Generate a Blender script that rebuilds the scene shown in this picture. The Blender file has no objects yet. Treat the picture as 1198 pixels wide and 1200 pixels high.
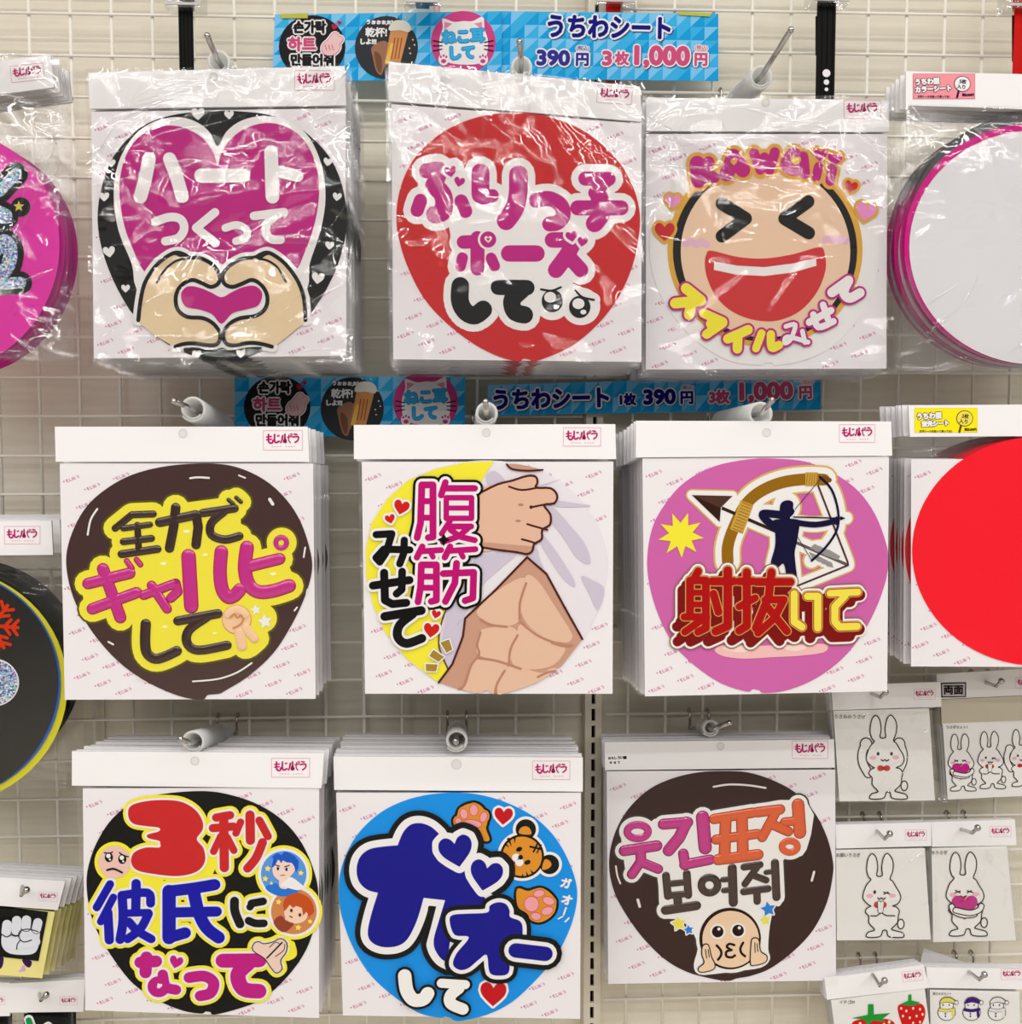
import bpy, math, random
from mathutils import Vector, Matrix
from mathutils.geometry import tessellate_polygon

random.seed(7)
SC = bpy.context.scene
COL = SC.collection

# ---------------------------------------------------------------- camera
F, CX, CY = 1300.0, 599.0, 600.0            # focal length and centre in px of the 1198 x 1200 frame
PITCH, YAW = math.radians(3.9), math.radians(2.6)
CAM = Vector((0.0, -1.434, 0.0))
FWD = Vector((math.sin(YAW) * math.cos(PITCH), math.cos(YAW) * math.cos(PITCH), -math.sin(PITCH)))
RIGHT = Vector((math.cos(YAW), -math.sin(YAW), 0.0))
UP = RIGHT.cross(FWD)
cam = bpy.data.objects.new('camera', bpy.data.cameras.new('camera'))
COL.objects.link(cam)
cam.matrix_world = Matrix(((RIGHT.x, UP.x, -FWD.x, CAM.x), (RIGHT.y, UP.y, -FWD.y, CAM.y),
                           (RIGHT.z, UP.z, -FWD.z, CAM.z), (0, 0, 0, 1)))
cam.data.sensor_fit = 'VERTICAL'
cam.data.sensor_height = 24.0
cam.data.lens = 24.0 * F / 1200.0
cam.data.clip_start = 0.01
SC.camera = cam

# ---------------------------------------------------------------- light
SC.view_settings.view_transform = 'Standard'
SC.view_settings.look = 'None'
SC.view_settings.gamma = 1.0
SC.view_settings.use_curve_mapping = False
SC.view_settings.exposure = 0.0
world = bpy.data.worlds.new('shop')
SC.world = world
world.use_nodes = True
world.node_tree.nodes['Background'].inputs['Color'].default_value = (1.0, 0.97, 0.93, 1)
world.node_tree.nodes['Background'].inputs['Strength'].default_value = 0.33
SC.cycles.transparent_max_bounces = 64
SC.cycles.max_bounces = 8


def lamp(x, y, z, sx, sy, power):
    l = bpy.data.lights.new('ceiling_lamp', 'AREA')
    l.shape = 'RECTANGLE'
    l.size, l.size_y = sx, sy
    l.energy = power
    l.color = (1.0, 0.98, 0.955)
    o = bpy.data.objects.new('ceiling_lamp', l)
    COL.objects.link(o)
    o.location = (x, y, z)
    return o


# rows of fluorescent ceiling lamps over the aisle in front of the display
for y, pw in ((-0.95, 5.6), (-1.7, 10.4), (-2.5, 12.6), (-3.3, 13.6), (-4.2, 15.4), (-5.1, 17.2)):
    for x in (-1.7, 0.0, 1.7):
        lamp(x, y, 1.46, 1.6, 0.05, pw)

# ---------------------------------------------------------------- geometry of the view


def P(px, py, Y):
    """The point of the vertical plane y = Y that photo pixel (px, py) shows."""
    d = FWD + RIGHT * ((px - CX) / F) + UP * ((CY - py) / F)
    return CAM + d * ((Y - CAM.y) / d.y)


# ---------------------------------------------------------------- materials
def lin(c):
    c /= 255.0
    return c / 12.92 if c <= 0.04045 else ((c + 0.055) / 1.055) ** 2.4


MATS = {}


def M(rgb, rough=0.55, metal=0.0, spec=0.08, coat=0.0, name=None):
    key = (rgb, rough, metal, spec, coat)
    if key in MATS:
        return MATS[key]
    m = bpy.data.materials.new(name or 'print_%02x%02x%02x' % tuple(int(v) for v in rgb))
    m.use_nodes = True
    b = m.node_tree.nodes['Principled BSDF']
    b.inputs['Base Color'].default_value = (*[max(0.002, lin(v) - 0.014) for v in rgb], 1)
    b.inputs['Roughness'].default_value = rough
    b.inputs['Metallic'].default_value = metal
    b.inputs['Specular IOR Level'].default_value = spec
    b.inputs['Coat Weight'].default_value = coat
    b.inputs['Coat Roughness'].default_value = 0.08
    MATS[key] = m
    return m


def noise_mat(name, c1, c2, scale, rough=0.7, bump=0.0, stretch=(1, 1, 1)):
    m = bpy.data.materials.new(name)
    m.use_nodes = True
    t = m.node_tree
    b = t.nodes['Principled BSDF']
    b.inputs['Roughness'].default_value = rough
    b.inputs['Specular IOR Level'].default_value = 0.2
    co = t.nodes.new('ShaderNodeTexCoord')
    mp = t.nodes.new('ShaderNodeMapping')
    mp.inputs['Scale'].default_value = stretch
    n = t.nodes.new('ShaderNodeTexNoise')
    n.inputs['Scale'].default_value = scale
    n.inputs['Detail'].default_value = 6
    r = t.nodes.new('ShaderNodeValToRGB')
    r.color_ramp.elements[0].position = 0.3
    r.color_ramp.elements[1].position = 0.7
    r.color_ramp.elements[0].color = (*[lin(v) for v in c1], 1)
    r.color_ramp.elements[1].color = (*[lin(v) for v in c2], 1)
    t.links.new(co.outputs['Object'], mp.inputs['Vector'])
    t.links.new(mp.outputs['Vector'], n.inputs['Vector'])
    t.links.new(n.outputs['Fac'], r.inputs['Fac'])
    t.links.new(r.outputs['Color'], b.inputs['Base Color'])
    if bump:
        bp = t.nodes.new('ShaderNodeBump')
        bp.inputs['Strength'].default_value = bump
        bp.inputs['Distance'].default_value = 0.001
        t.links.new(n.outputs['Fac'], bp.inputs['Height'])
        t.links.new(bp.outputs['Normal'], b.inputs['Normal'])
    return m


def film_mat(name, gain, rough, bump, tint=0.985, haze=0.0, top=0.3):
    """Clear cellophane: mostly see-through with a Fresnel mirror on top and ridged creases."""
    m = bpy.data.materials.new(name)
    m.use_nodes = True
    t = m.node_tree
    t.nodes.clear()
    N = t.nodes.new
    K = t.links.new
    out = N('ShaderNodeOutputMaterial')
    mix = N('ShaderNodeMixShader')
    tr = N('ShaderNodeBsdfTransparent')
    tr.inputs['Color'].default_value = (tint, tint, tint, 1)
    gl = N('ShaderNodeBsdfGlossy')
    gl.inputs['Roughness'].default_value = rough
    fr = N('ShaderNodeFresnel')
    fr.inputs['IOR'].default_value = 1.45
    mu = N('ShaderNodeMath')
    mu.operation = 'MULTIPLY'
    mu.inputs[1].default_value = gain
    mn = N('ShaderNodeMath')
    mn.operation = 'MINIMUM'
    mn.inputs[1].default_value = top
    K(fr.outputs['Fac'], mu.inputs[0])
    K(mu.outputs['Value'], mn.inputs[0])
    K(mn.outputs['Value'], mix.inputs['Fac'])
    src = tr
    if haze:
        df = N('ShaderNodeBsdfDiffuse')
        df.inputs['Color'].default_value = (0.85, 0.85, 0.85, 1)
        hz = N('ShaderNodeMixShader')
        hz.inputs['Fac'].default_value = haze
        K(tr.outputs['BSDF'], hz.inputs[1])
        K(df.outputs['BSDF'], hz.inputs[2])
        src = hz
    K(src.outputs[0], mix.inputs[1])
    K(gl.outputs['BSDF'], mix.inputs[2])
    K(mix.outputs['Shader'], out.inputs['Surface'])
    if bump:
        co = N('ShaderNodeTexCoord')
        add = N('ShaderNodeMath')
        add.operation = 'ADD'
        for k, (sc, wid, dist, rot) in enumerate(((9.0, 0.09, 0.9, 0.5), (22.0, 0.12, 0.6, -0.4))):
            mp = N('ShaderNodeMapping')
            mp.inputs['Rotation'].default_value = (0, rot, 0)
            mp.inputs['Scale'].default_value = (0.7, 1, 1.5)
            n = N('ShaderNodeTexNoise')
            n.inputs['Scale'].default_value = sc
            n.inputs['Detail'].default_value = 1.0
            n.inputs['Distortion'].default_value = dist
            sb = N('ShaderNodeMath')
            sb.operation = 'SUBTRACT'
            sb.inputs[1].default_value = 0.5
            ab = N('ShaderNodeMath')
            ab.operation = 'ABSOLUTE'
            mr = N('ShaderNodeMapRange')
            mr.interpolation_type = 'SMOOTHSTEP'
            mr.inputs['From Min'].default_value = 0.0
            mr.inputs['From Max'].default_value = wid
            mr.inputs['To Min'].default_value = 1.0 if k == 0 else 0.45
            mr.inputs['To Max'].default_value = 0.0
            K(co.outputs['Object'], mp.inputs['Vector'])
            K(mp.outputs['Vector'], n.inputs['Vector'])
            K(n.outputs['Fac'], sb.inputs[0])
            K(sb.outputs['Value'], ab.inputs[0])
            K(ab.outputs['Value'], mr.inputs['Value'])
            K(mr.outputs['Result'], add.inputs[k])
        bp = N('ShaderNodeBump')
        bp.inputs['Strength'].default_value = 1.0
        bp.inputs['Distance'].default_value = bump
        K(add.outputs['Value'], bp.inputs['Height'])
        K(bp.outputs['Normal'], gl.inputs['Normal'])
    return m


def milky_mat():
    """Milky rolled plastic: white, letting some light through."""
    m = bpy.data.materials.new('milky_tube')
    m.use_nodes = True
    t = m.node_tree
    t.nodes.clear()
    out = t.nodes.new('ShaderNodeOutputMaterial')
    b = t.nodes.new('ShaderNodeBsdfPrincipled')
    b.inputs['Base Color'].default_value = (0.95, 0.95, 0.94, 1)
    b.inputs['Roughness'].default_value = 0.3
    tl = t.nodes.new('ShaderNodeBsdfTranslucent')
    tl.inputs['Color'].default_value = (0.9, 0.9, 0.88, 1)
    tr = t.nodes.new('ShaderNodeBsdfTransparent')
    m1, m2 = t.nodes.new('ShaderNodeMixShader'), t.nodes.new('ShaderNodeMixShader')
    m1.inputs['Fac'].default_value = 0.5
    m2.inputs['Fac'].default_value = 0.08
    t.links.new(b.outputs['BSDF'], m1.inputs[1])
    t.links.new(tl.outputs['BSDF'], m1.inputs[2])
    t.links.new(m1.outputs['Shader'], m2.inputs[1])
    t.links.new(tr.outputs['BSDF'], m2.inputs[2])
    t.links.new(m2.outputs['Shader'], out.inputs['Surface'])
    return m


def glitter_mat():
    m = bpy.data.materials.new('holographic_glitter')
    m.use_nodes = True
    t = m.node_tree
    b = t.nodes['Principled BSDF']
    b.inputs['Roughness'].default_value = 0.35
    b.inputs['Metallic'].default_value = 0.2
    co = t.nodes.new('ShaderNodeTexCoord')
    v = t.nodes.new('ShaderNodeTexVoronoi')
    v.inputs['Scale'].default_value = 620.0
    sp = t.nodes.new('ShaderNodeSeparateColor')
    r = t.nodes.new('ShaderNodeValToRGB')
    r.color_ramp.interpolation = 'CONSTANT'
    cols = [(70, 80, 130), (190, 200, 225), (60, 120, 200), (150, 150, 170), (120, 220, 190), (235, 240, 250),
            (200, 140, 220), (90, 95, 150), (245, 235, 200), (110, 190, 240)]
    e = r.color_ramp.elements
    while len(e) < len(cols):
        e.new(0.5)
    for i, c in enumerate(cols):
        e[i].position = i / len(cols)
        e[i].color = (*[lin(q) for q in c], 1)
    t.links.new(co.outputs['Object'], v.inputs['Vector'])
    t.links.new(v.outputs['Color'], sp.inputs['Color'])
    t.links.new(sp.outputs[0], r.inputs['Fac'])
    t.links.new(r.outputs['Color'], b.inputs['Base Color'])
    return m


WHITE = M((240, 238, 240), 0.5, name='white_card')
CARD = M((238, 234, 238), 0.5, name='printed_card')
INK = M((36, 32, 30), 0.45, name='black_ink')
PAT = M((208, 136, 174), 0.5, name='pale_pink_ink')
MAG = M((190, 40, 132), 0.45, name='magenta_ink')
LOGO = M((190, 30, 110), 0.5, name='logo_ink')
CHROME = M((190, 188, 186), 0.22, 1.0, 0.5, name='chrome')
WIREM = M((248, 244, 234), 0.4, name='cream_wire')
POSTM = M((226, 219, 202), 0.45, name='cream_steel')
DARK = M((38, 32, 24), 0.8, name='slot_shade')
TUBEM = milky_mat()
FILM_CRISP = film_mat('crinkled_film', 2.5, 0.055, 0.0002)
FILM_FLAT = film_mat('smooth_film', 0.45, 0.08, 0.0, 0.99, 0.0, 0.06)
FILM_SOFT = film_mat('soft_film', 2.0, 0.06, 0.0002, 0.99, 0.0, 0.09)
FILM_EDGE = film_mat('stacked_film', 1.5, 0.1, 0.0012, 0.98, 0.03)
CLEAR = film_mat('clear_acrylic', 2.0, 0.06, 0.0003, 0.92, 0.08)
GLITTER = glitter_mat()


# ---------------------------------------------------------------- objects
def link(name, verts, faces, mats, idx=None, parent=None, smooth=False, loc=None):
    me = bpy.data.meshes.new(name)
    me.from_pydata([tuple(v) for v in verts], [], faces)
    for m in (mats if isinstance(mats, (list, tuple)) else [mats]):
        me.materials.append(m)
    if idx:
        me.polygons.foreach_set('material_index', idx)
    if smooth:
        me.polygons.foreach_set('use_smooth', [True] * len(faces))
    me.update()
    o = bpy.data.objects.new(name, me)
    COL.objects.link(o)
    if parent is not None:
        o.parent = parent
    if loc is not None:
        o.location = loc
    return o


def tag(o, label=None, cat=None, group=None, kind=None):
    for k, v in (('label', label), ('category', cat), ('group', group), ('kind', kind)):
        if v:
            o[k] = v
    return o


def thing(name, loc, label, cat, group=None):
    o = bpy.data.objects.new(name, None)
    COL.objects.link(o)
    o.empty_display_size = 0.02
    o.location = loc
    return tag(o, label, cat, group)


class MB:
    """Collects simple solids for one mesh."""

    def __init__(s):
        s.v, s.f, s.i = [], [], []

    def add(s, v, f, mi=0):
        b = len(s.v)
        s.v += [Vector(q) for q in v]
        s.f += [[b + k for k in q] for q in f]
        s.i += [mi] * len(f)

    def box(s, x0, x1, y0, y1, z0, z1, mi=0):
        s.add([(x0, y0, z0), (x1, y0, z0), (x1, y1, z0), (x0, y1, z0), (x0, y0, z1), (x1, y0, z1), (x1, y1, z1), (x0, y1, z1)],
              [(0, 3, 2, 1), (4, 5, 6, 7), (0, 1, 5, 4), (1, 2, 6, 5), (2, 3, 7, 6), (3, 0, 4, 7)], mi)

    def slab(s, quad, y0, y1, mi=0):
        """quad: four (x, z); extruded from y0 (front) to y1 (back)."""
        n = len(quad)
        v = [(x, y0, z) for x, z in quad] + [(x, y1, z) for x, z in quad]
        f = [list(range(n)), list(range(2 * n - 1, n - 1, -1))] + [[k, n + k, n + (k + 1) % n, (k + 1) % n] for k in range(n)]
        s.add(v, f, mi)

    def tube(s, pts, r, n=10, mi=0, cap=True, r2=None):
        pts = [Vector(p) for p in pts]
        rings = []
        up0 = None
        for k, p in enumerate(pts):
            d = (pts[min(k + 1, len(pts) - 1)] - pts[max(k - 1, 0)]).normalized()
            if up0 is None:
                up0 = Vector((0, 0, 1)) if abs(d.z) < 0.9 else Vector((1, 0, 0))
            a = d.cross(up0).normalized()
            b = a.cross(d).normalized()
            up0 = b
            rr = r if r2 is None else r + (r2 - r) * k / (len(pts) - 1)
            rings.append([p + (a * math.cos(t) + b * math.sin(t)) * rr for t in [2 * math.pi * q / n for q in range(n)]])
        v = [q for ring in rings for q in ring]
        f = [[k * n + q, k * n + (q + 1) % n, (k + 1) * n + (q + 1) % n, (k + 1) * n + q] for k in range(len(pts) - 1) for q in range(n)]
        if cap:
            f += [list(range(n - 1, -1, -1)), [(len(pts) - 1) * n + q for q in range(n)]]
        s.add(v, f, mi)

    def ball(s, c, r, mi=0, n=10, m=6):
        c = Vector(c)
        v = [c + Vector((0, 0, r))]
        for a in range(1, m):
            t = math.pi * a / m
            v += [c + Vector((math.sin(t) * math.cos(2 * math.pi * q / n), math.sin(t) * math.sin(2 * math.pi * q / n), math.cos(t))) * r for q in range(n)]
        v.append(c - Vector((0, 0, r)))
        f = [[0, 1 + q, 1 + (q + 1) % n] for q in range(n)]
        for a in range(m - 2):
            f += [[1 + a * n + q, 1 + (a + 1) * n + q, 1 + (a + 1) * n + (q + 1) % n, 1 + a * n + (q + 1) % n] for q in range(n)]
        e = len(v) - 1
        f += [[e, 1 + (m - 2) * n + (q + 1) % n, 1 + (m - 2) * n + q] for q in range(n)]
        s.add(v, f, mi)

    def build(s, name, mats, parent=None, smooth=False, loc=None):
        return link(name, s.v, s.f, mats, s.i, parent, smooth, loc)


# ---------------------------------------------------------------- flat printing
LAY = 0.00022        # one printed layer


def catmull(pts, closed, k=5):
    n = len(pts)
    if n < 3:
        return list(pts)
    out = []
    for a in range(n if closed else n - 1):
        p0 = pts[(a - 1) % n] if closed or a > 0 else pts[a]
        p1, p2 = pts[a], pts[(a + 1) % n]
        p3 = pts[(a + 2) % n] if closed or a + 2 < n else p2
        for q in range(k):
            t = q / k
            out.append(tuple(0.5 * (2 * p1[c] + (p2[c] - p0[c]) * t + (2 * p0[c] - 5 * p1[c] + 4 * p2[c] - p3[c]) * t * t
                                    + (3 * p1[c] - p0[c] - 3 * p2[c] + p3[c]) * t ** 3) for c in (0, 1)))
    if not closed:
        out.append(pts[-1])
    return out


def pairs(a):
    return [(a[k], a[k + 1]) for k in range(0, len(a), 2)]


FONT = {}


def glyphs(s):
    if s not in FONT:
        c = bpy.data.curves.new('lettering', 'FONT')
        c.body = s
        c.resolution_u = 3
        o = bpy.data.objects.new('lettering', c)
        COL.objects.link(o)
        me = bpy.data.meshes.new_from_object(o.evaluated_get(bpy.context.evaluated_depsgraph_get()))
        FONT[s] = ([(v.co.x, v.co.y) for v in me.vertices], [list(p.vertices) for p in me.polygons])
        bpy.data.objects.remove(o)
        bpy.data.curves.remove(c)
        bpy.data.meshes.remove(me)
    return FONT[s]


class Pen:
    """Prints shapes on the vertical plane y = Y; coordinates are those of a square crop of the photo."""

    def __init__(s, region, Y, root, parent, lift=0.0, res=1198.0):
        s.x0, s.y0, size = region
        s.k = size / res
        s.Y, s.root, s.parent, s.lift = Y, Vector(root), parent, lift
        a, b = P(s.x0 + size / 2, s.y0 + size / 2, Y), P(s.x0 + size / 2 + 10, s.y0 + size / 2, Y)
        s.u = (b.x - a.x) / 10 * s.k            # metres per crop pixel
        s.done = []
        s.cur = None

    def sub(s, name, smooth=False):
        s.flush()
        s.cur = name
        s.smooth = smooth
        s.v, s.f, s.i, s.m, s.j = [], [], [], [], 0

    def flush(s):
        if s.cur and s.f:
            o = link(s.cur, s.v, s.f, s.m, s.i, s.parent, s.smooth)
            s.done.append(o)
        s.cur = None

    def pt(s, x, y):
        w = P(s.x0 + x * s.k, s.y0 + y * s.k, s.Y) - s.root
        return (w.x, w.z)

    def mi(s, mat):
        if mat not in s.m:
            s.m.append(mat)
        return s.m.index(mat)

    def poly(s, mat, layer, pts, tris=None):
        s.j += 1
        y = s.Y - s.root.y - s.lift - layer * LAY - (s.j * 0.6180339887 % 1.0) * 0.000106
        b = len(s.v)
        s.v += [(p[0], y, p[1]) for p in pts]
        fs = tris or [list(range(len(pts)))]
        k = s.mi(mat)
        for t in fs:
            s.f.append([b + q for q in t])
            s.i.append(k)

    def fill2(s, mat, layer, q, holes=()):
        loops = [[Vector((p[0], p[1], 0)) for p in lp] for lp in [q, *holes]]
        flat = [p for lp in [q, *holes] for p in lp]
        s.poly(mat, layer, flat, [list(t) for t in tessellate_polygon(loops)])

    def Fl(s, mat, layer, a, smooth=True, holes=()):
        q = [s.pt(*p) for p in pairs(a)]
        if smooth:
            q = catmull(q, True, 4)
            q = [k for n, k in enumerate(q) if math.hypot(k[0] - q[n - 1][0], k[1] - q[n - 1][1]) > 1e-6]
        s.fill2(mat, layer, q, [catmull([s.pt(*p) for p in pairs(h)], True, 4) if smooth else [s.pt(*p) for p in pairs(h)] for h in holes])

    def loop(s, segs):
        """A closed outline of smooth runs that meet in sharp corners."""
        out = []
        for g in segs:
            out += catmull([s.pt(*p) for p in pairs(g)], False, 5)[:-1]
        return out

    def rim(s, mat, layer, q, w, n=14):
        """A round-nibbed line along an outline already in local metres."""
        r = w * s.u / 2
        for k in range(len(q)):
            a, b = q[k], q[(k + 1) % len(q)]
            dx, dy = b[0] - a[0], b[1] - a[1]
            d = math.hypot(dx, dy) or 1
            ox, oy = -dy / d * r, dx / d * r
            s.poly(mat, layer, [(a[0] + ox, a[1] + oy), (a[0] - ox, a[1] - oy), (b[0] - ox, b[1] - oy), (b[0] + ox, b[1] + oy)])
            s.poly(mat, layer, [(a[0] + r * math.cos(2 * math.pi * t / n), a[1] + r * math.sin(2 * math.pi * t / n)) for t in range(n)])

    def E(s, mat, layer, cx, cy, rx, ry=None, rot=0, n=36):
        ry = ry or rx
        c, d = math.cos(math.radians(rot)), math.sin(math.radians(rot))
        q = []
        for k in range(n):
            t = 2 * math.pi * k / n
            x, y = rx * math.cos(t), ry * math.sin(t)
            q.append(s.pt(cx + x * c - y * d, cy + x * d + y * c))
        s.poly(mat, layer, q)

    def stroke(s, mat, layer, pts, w, closed=False, caps=True, smooth=True, n=14):
        q = [s.pt(*p) for p in pts]
        if smooth:
            q = catmull(q, closed, 4 if len(q) < 9 else 3)
        r = w * s.u / 2
        m = len(q)
        for k in range(m if closed else m - 1):
            a, b = q[k], q[(k + 1) % m]
            dx, dy = b[0] - a[0], b[1] - a[1]
            d = math.hypot(dx, dy)
            if d < 1e-9:
                continue
            ox, oy = -dy / d * r, dx / d * r
            s.poly(mat, layer, [(a[0] + ox, a[1] + oy), (a[0] - ox, a[1] - oy), (b[0] - ox, b[1] - oy), (b[0] + ox, b[1] + oy)])
        if caps:
            for a in q:
                s.poly(mat, layer, [(a[0] + r * math.cos(2 * math.pi * t / n), a[1] + r * math.sin(2 * math.pi * t / n)) for t in range(n)])

    def dome(s, mat, layer, pts, w, h, closed=False, smooth=True):
        """A raised, rounded stroke (puffy lettering)."""
        q = [s.pt(*p) for p in pts]
        if smooth:
            q = catmull(q, closed, 4)
        r = w * s.u / 2
        m = len(q)
        y0 = s.Y - s.root.y - s.lift - layer * LAY
        prof = [(-1, 0), (-0.86, 0.55), (-0.5, 0.9), (0, 1), (0.5, 0.9), (0.86, 0.55), (1, 0)]
        k = s.mi(mat)

        def strip(seq, close):
            b = len(s.v)
            c = len(seq)
            for a in range(c):
                pa, pb = seq[(a - 1) % c if close else max(a - 1, 0)], seq[(a + 1) % c if close else min(a + 1, c - 1)]
                dx, dy = pb[0] - pa[0], pb[1] - pa[1]
                d = math.hypot(dx, dy) or 1
                for o, hh in prof:
                    s.v.append((seq[a][0] - dy / d * r * o, y0 - hh * h, seq[a][1] + dx / d * r * o))
            g = len(prof)
            for a in range(c if close else c - 1):
                for t in range(g - 1):
                    a2 = (a + 1) % c
                    s.f.append([b + a * g + t, b + a2 * g + t, b + a2 * g + t + 1, b + a * g + t + 1][::-1])
                    s.i.append(k)

        def capd(c):
            b = len(s.v)
            n = 14
            s.v.append((c[0], y0 - h, c[1]))
            rings = [(0.5, 0.9), (0.86, 0.55), (1, 0)]
            for o, hh in rings:
                s.v += [(c[0] + r * o * math.cos(2 * math.pi * t / n), y0 - hh * h, c[1] + r * o * math.sin(2 * math.pi * t / n)) for t in range(n)]
            for t in range(n):
                u = (t + 1) % n
                s.f.append([b, b + 1 + t, b + 1 + u])
                s.i.append(k)
                for g in range(2):
                    s.f.append([b + 1 + g * n + t, b + 1 + (g + 1) * n + t, b + 1 + (g + 1) * n + u, b + 1 + g * n + u])
                    s.i.append(k)
        if smooth:
            strip(q, closed)
        else:
            for a in range(m if closed else m - 1):
                strip([q[a], q[(a + 1) % m]], False)
        if not closed:
            for c in (q if not smooth else (q[0], q[-1])):
                capd(c)

    def L(s, strokes, layers, dome=0.0):
        """Letters: strokes are [width, x, y, x, y ...] (negative width: straight corners); layers (material, extra, layer), last on top."""
        for n, (mat, extra, layer) in enumerate(layers):
            for a in strokes:
                if dome and n == len(layers) - 1:
                    s.dome(mat, layer, pairs(a[1:]), abs(a[0]) + extra, dome, False, a[0] > 0)
                else:
                    s.stroke(mat, layer, pairs(a[1:]), abs(a[0]) + extra, smooth=a[0] > 0)

    def ring(s, mat, layer, cx, cy, rx, ry, w, dome=0.0, rot=0):
        c, d = math.cos(math.radians(rot)), math.sin(math.radians(rot))
        pts = []
        for t in range(16):
            x, y = rx * math.cos(t * math.pi / 8), ry * math.sin(t * math.pi / 8)
            pts.append((cx + x * c - y * d, cy + x * d + y * c))
        if dome:
            s.dome(mat, layer, pts, w, dome, True)
        else:
            s.stroke(mat, layer, pts, w, True)

    def H(s, mat, layer, cx, cy, w, rot=0, grow=0.0, h=None):
        """A heart of width w."""
        h = h or w * 0.92
        base = [(0, -0.26), (-0.12, -0.44), (-0.3, -0.5), (-0.46, -0.38), (-0.5, -0.16), (-0.42, 0.06), (-0.25, 0.26), (0, 0.5),
                (0.25, 0.26), (0.42, 0.06), (0.5, -0.16), (0.46, -0.38), (0.3, -0.5), (0.12, -0.44)]
        c, d = math.cos(math.radians(rot)), math.sin(math.radians(rot))
        q = [(cx + x * w * c - y * h * d, cy + x * w * d + y * h * c) for x, y in base]
        l2 = [s.pt(*p) for p in q]
        out = []
        for k in range(len(l2)):
            out.append(l2[k])
        # smooth the lobes, keep the notch and the tip sharp
        left = catmull(out[0:8], False, 3)
        right = catmull(out[7:] + [out[0]], False, 3)
        loop = left[:-1] + right[:-1]
        s.fill2(mat, layer, loop)
        if grow:
            s.stroke(mat, layer, q, grow * 2, True, smooth=False)

    def star(s, mat, layer, cx, cy, r, n=5, inner=0.45, rot=-90, grow=0):
        q = []
        for k in range(2 * n):
            t = math.radians(rot + 180.0 * k / n)
            rr = r if k % 2 == 0 else r * inner
            q.append((cx + rr * math.cos(t), cy + rr * math.sin(t)))
        s.fill2(mat, layer, [s.pt(*p) for p in q])
        if grow:
            s.stroke(mat, layer, q, grow * 2, True, smooth=False)

    def T(s, text, cx, cy, h, layers, rot=0, sx=1.0, n=10):
        """Type from the built-in font, fitted to height h about (cx, cy); layers (material, swell, layer)."""
        v, f = glyphs(text)
        x0, x1 = min(p[0] for p in v), max(p[0] for p in v)
        y0, y1 = min(p[1] for p in v), max(p[1] for p in v)
        k = h / (y1 - y0)
        c, d = math.cos(math.radians(rot)), math.sin(math.radians(rot))
        base = []
        for x, y in v:
            X, Yy = (x - (x0 + x1) / 2) * k * sx, -(y - (y0 + y1) / 2) * k
            base.append(s.pt(cx + X * c - Yy * d, cy + X * d + Yy * c))
        for mat, sw, layer in layers:
            offs = [(0, 0)] if not sw else [(math.cos(2 * math.pi * t / n) * sw * s.u, math.sin(2 * math.pi * t / n) * sw * s.u) for t in range(n)]
            if sw > h * 0.09:
                offs += [(o[0] / 2, o[1] / 2) for o in offs[::2]]
            for ox, oy in offs:
                s.poly(mat, layer, [(p[0] + ox, p[1] + oy) for p in base], f)

# ---------------------------------------------------------------- the setting
wall_m = noise_mat('wall_paint', (226, 219, 203), (236, 230, 215), 9.0, 0.75, 0.25, (1, 1, 14))
mb = MB()
mb.box(-3.5, 3.5, 0.034, 0.06, -1.36, 1.56)
tag(mb.build('wall_back', wall_m), kind='structure')
WALL_Y = 0.034
# the shop's floor and ceiling, out of the picture above and below
mb = MB()
mb.box(-3.5, 3.5, -6.5, 0.034, -1.36, -1.3)
tag(mb.build('floor', noise_mat('floor_vinyl', (196, 188, 174), (206, 199, 186), 5.0, 0.5)), kind='structure')
mb = MB()
mb.box(-3.5, 3.5, -6.5, 0.034, 1.5, 1.56)
tag(mb.build('ceiling', noise_mat('ceiling_board', (150, 148, 142), (160, 158, 152), 8.0, 0.8)), kind='structure')


def wx(px, py):
    return P(px, py, 0.0).x


def wz(px, py):
    return P(px, py, 0.0).z


def wire_panel(label, xs, zs, x0, x1, z0, z1):
    t = thing('wire_grid_panel', ((x0 + x1) / 2, 0, z0), label, 'wire grid panel', 'wire grid panels on the back wall')
    L = Vector(t.location)
    h, v, r = MB(), MB(), MB()
    for z in zs:
        h.tube([Vector((x0, -0.0022, z)) - L, Vector((x1, -0.0022, z)) - L], 0.0019, 8)
    for x in xs:
        v.tube([Vector((x, 0.0018, z0)) - L, Vector((x, 0.0018, z1)) - L], 0.0021, 8)
    h.build('horizontal_wires', WIREM, t, True)
    v.build('vertical_wires', WIREM, t, True)
    # two standoff clips hold the panel to the wall
    for z in (z0 + 0.1, z1 - 0.1):
        c = MB()
        c.box(x0 + 0.006, x0 + 0.018, 0.004, WALL_Y - 0.0004, z, z + 0.02)
        for k in range(len(c.v)):
            c.v[k] -= L
        c.build('standoff_clip', POSTM, t)


def series(first, step, lo, hi):
    a = first
    while a - step > lo:
        a -= step
    out = []
    while a < hi:
        if a > lo:
            out.append(a)
        a += step
    return out


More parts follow.
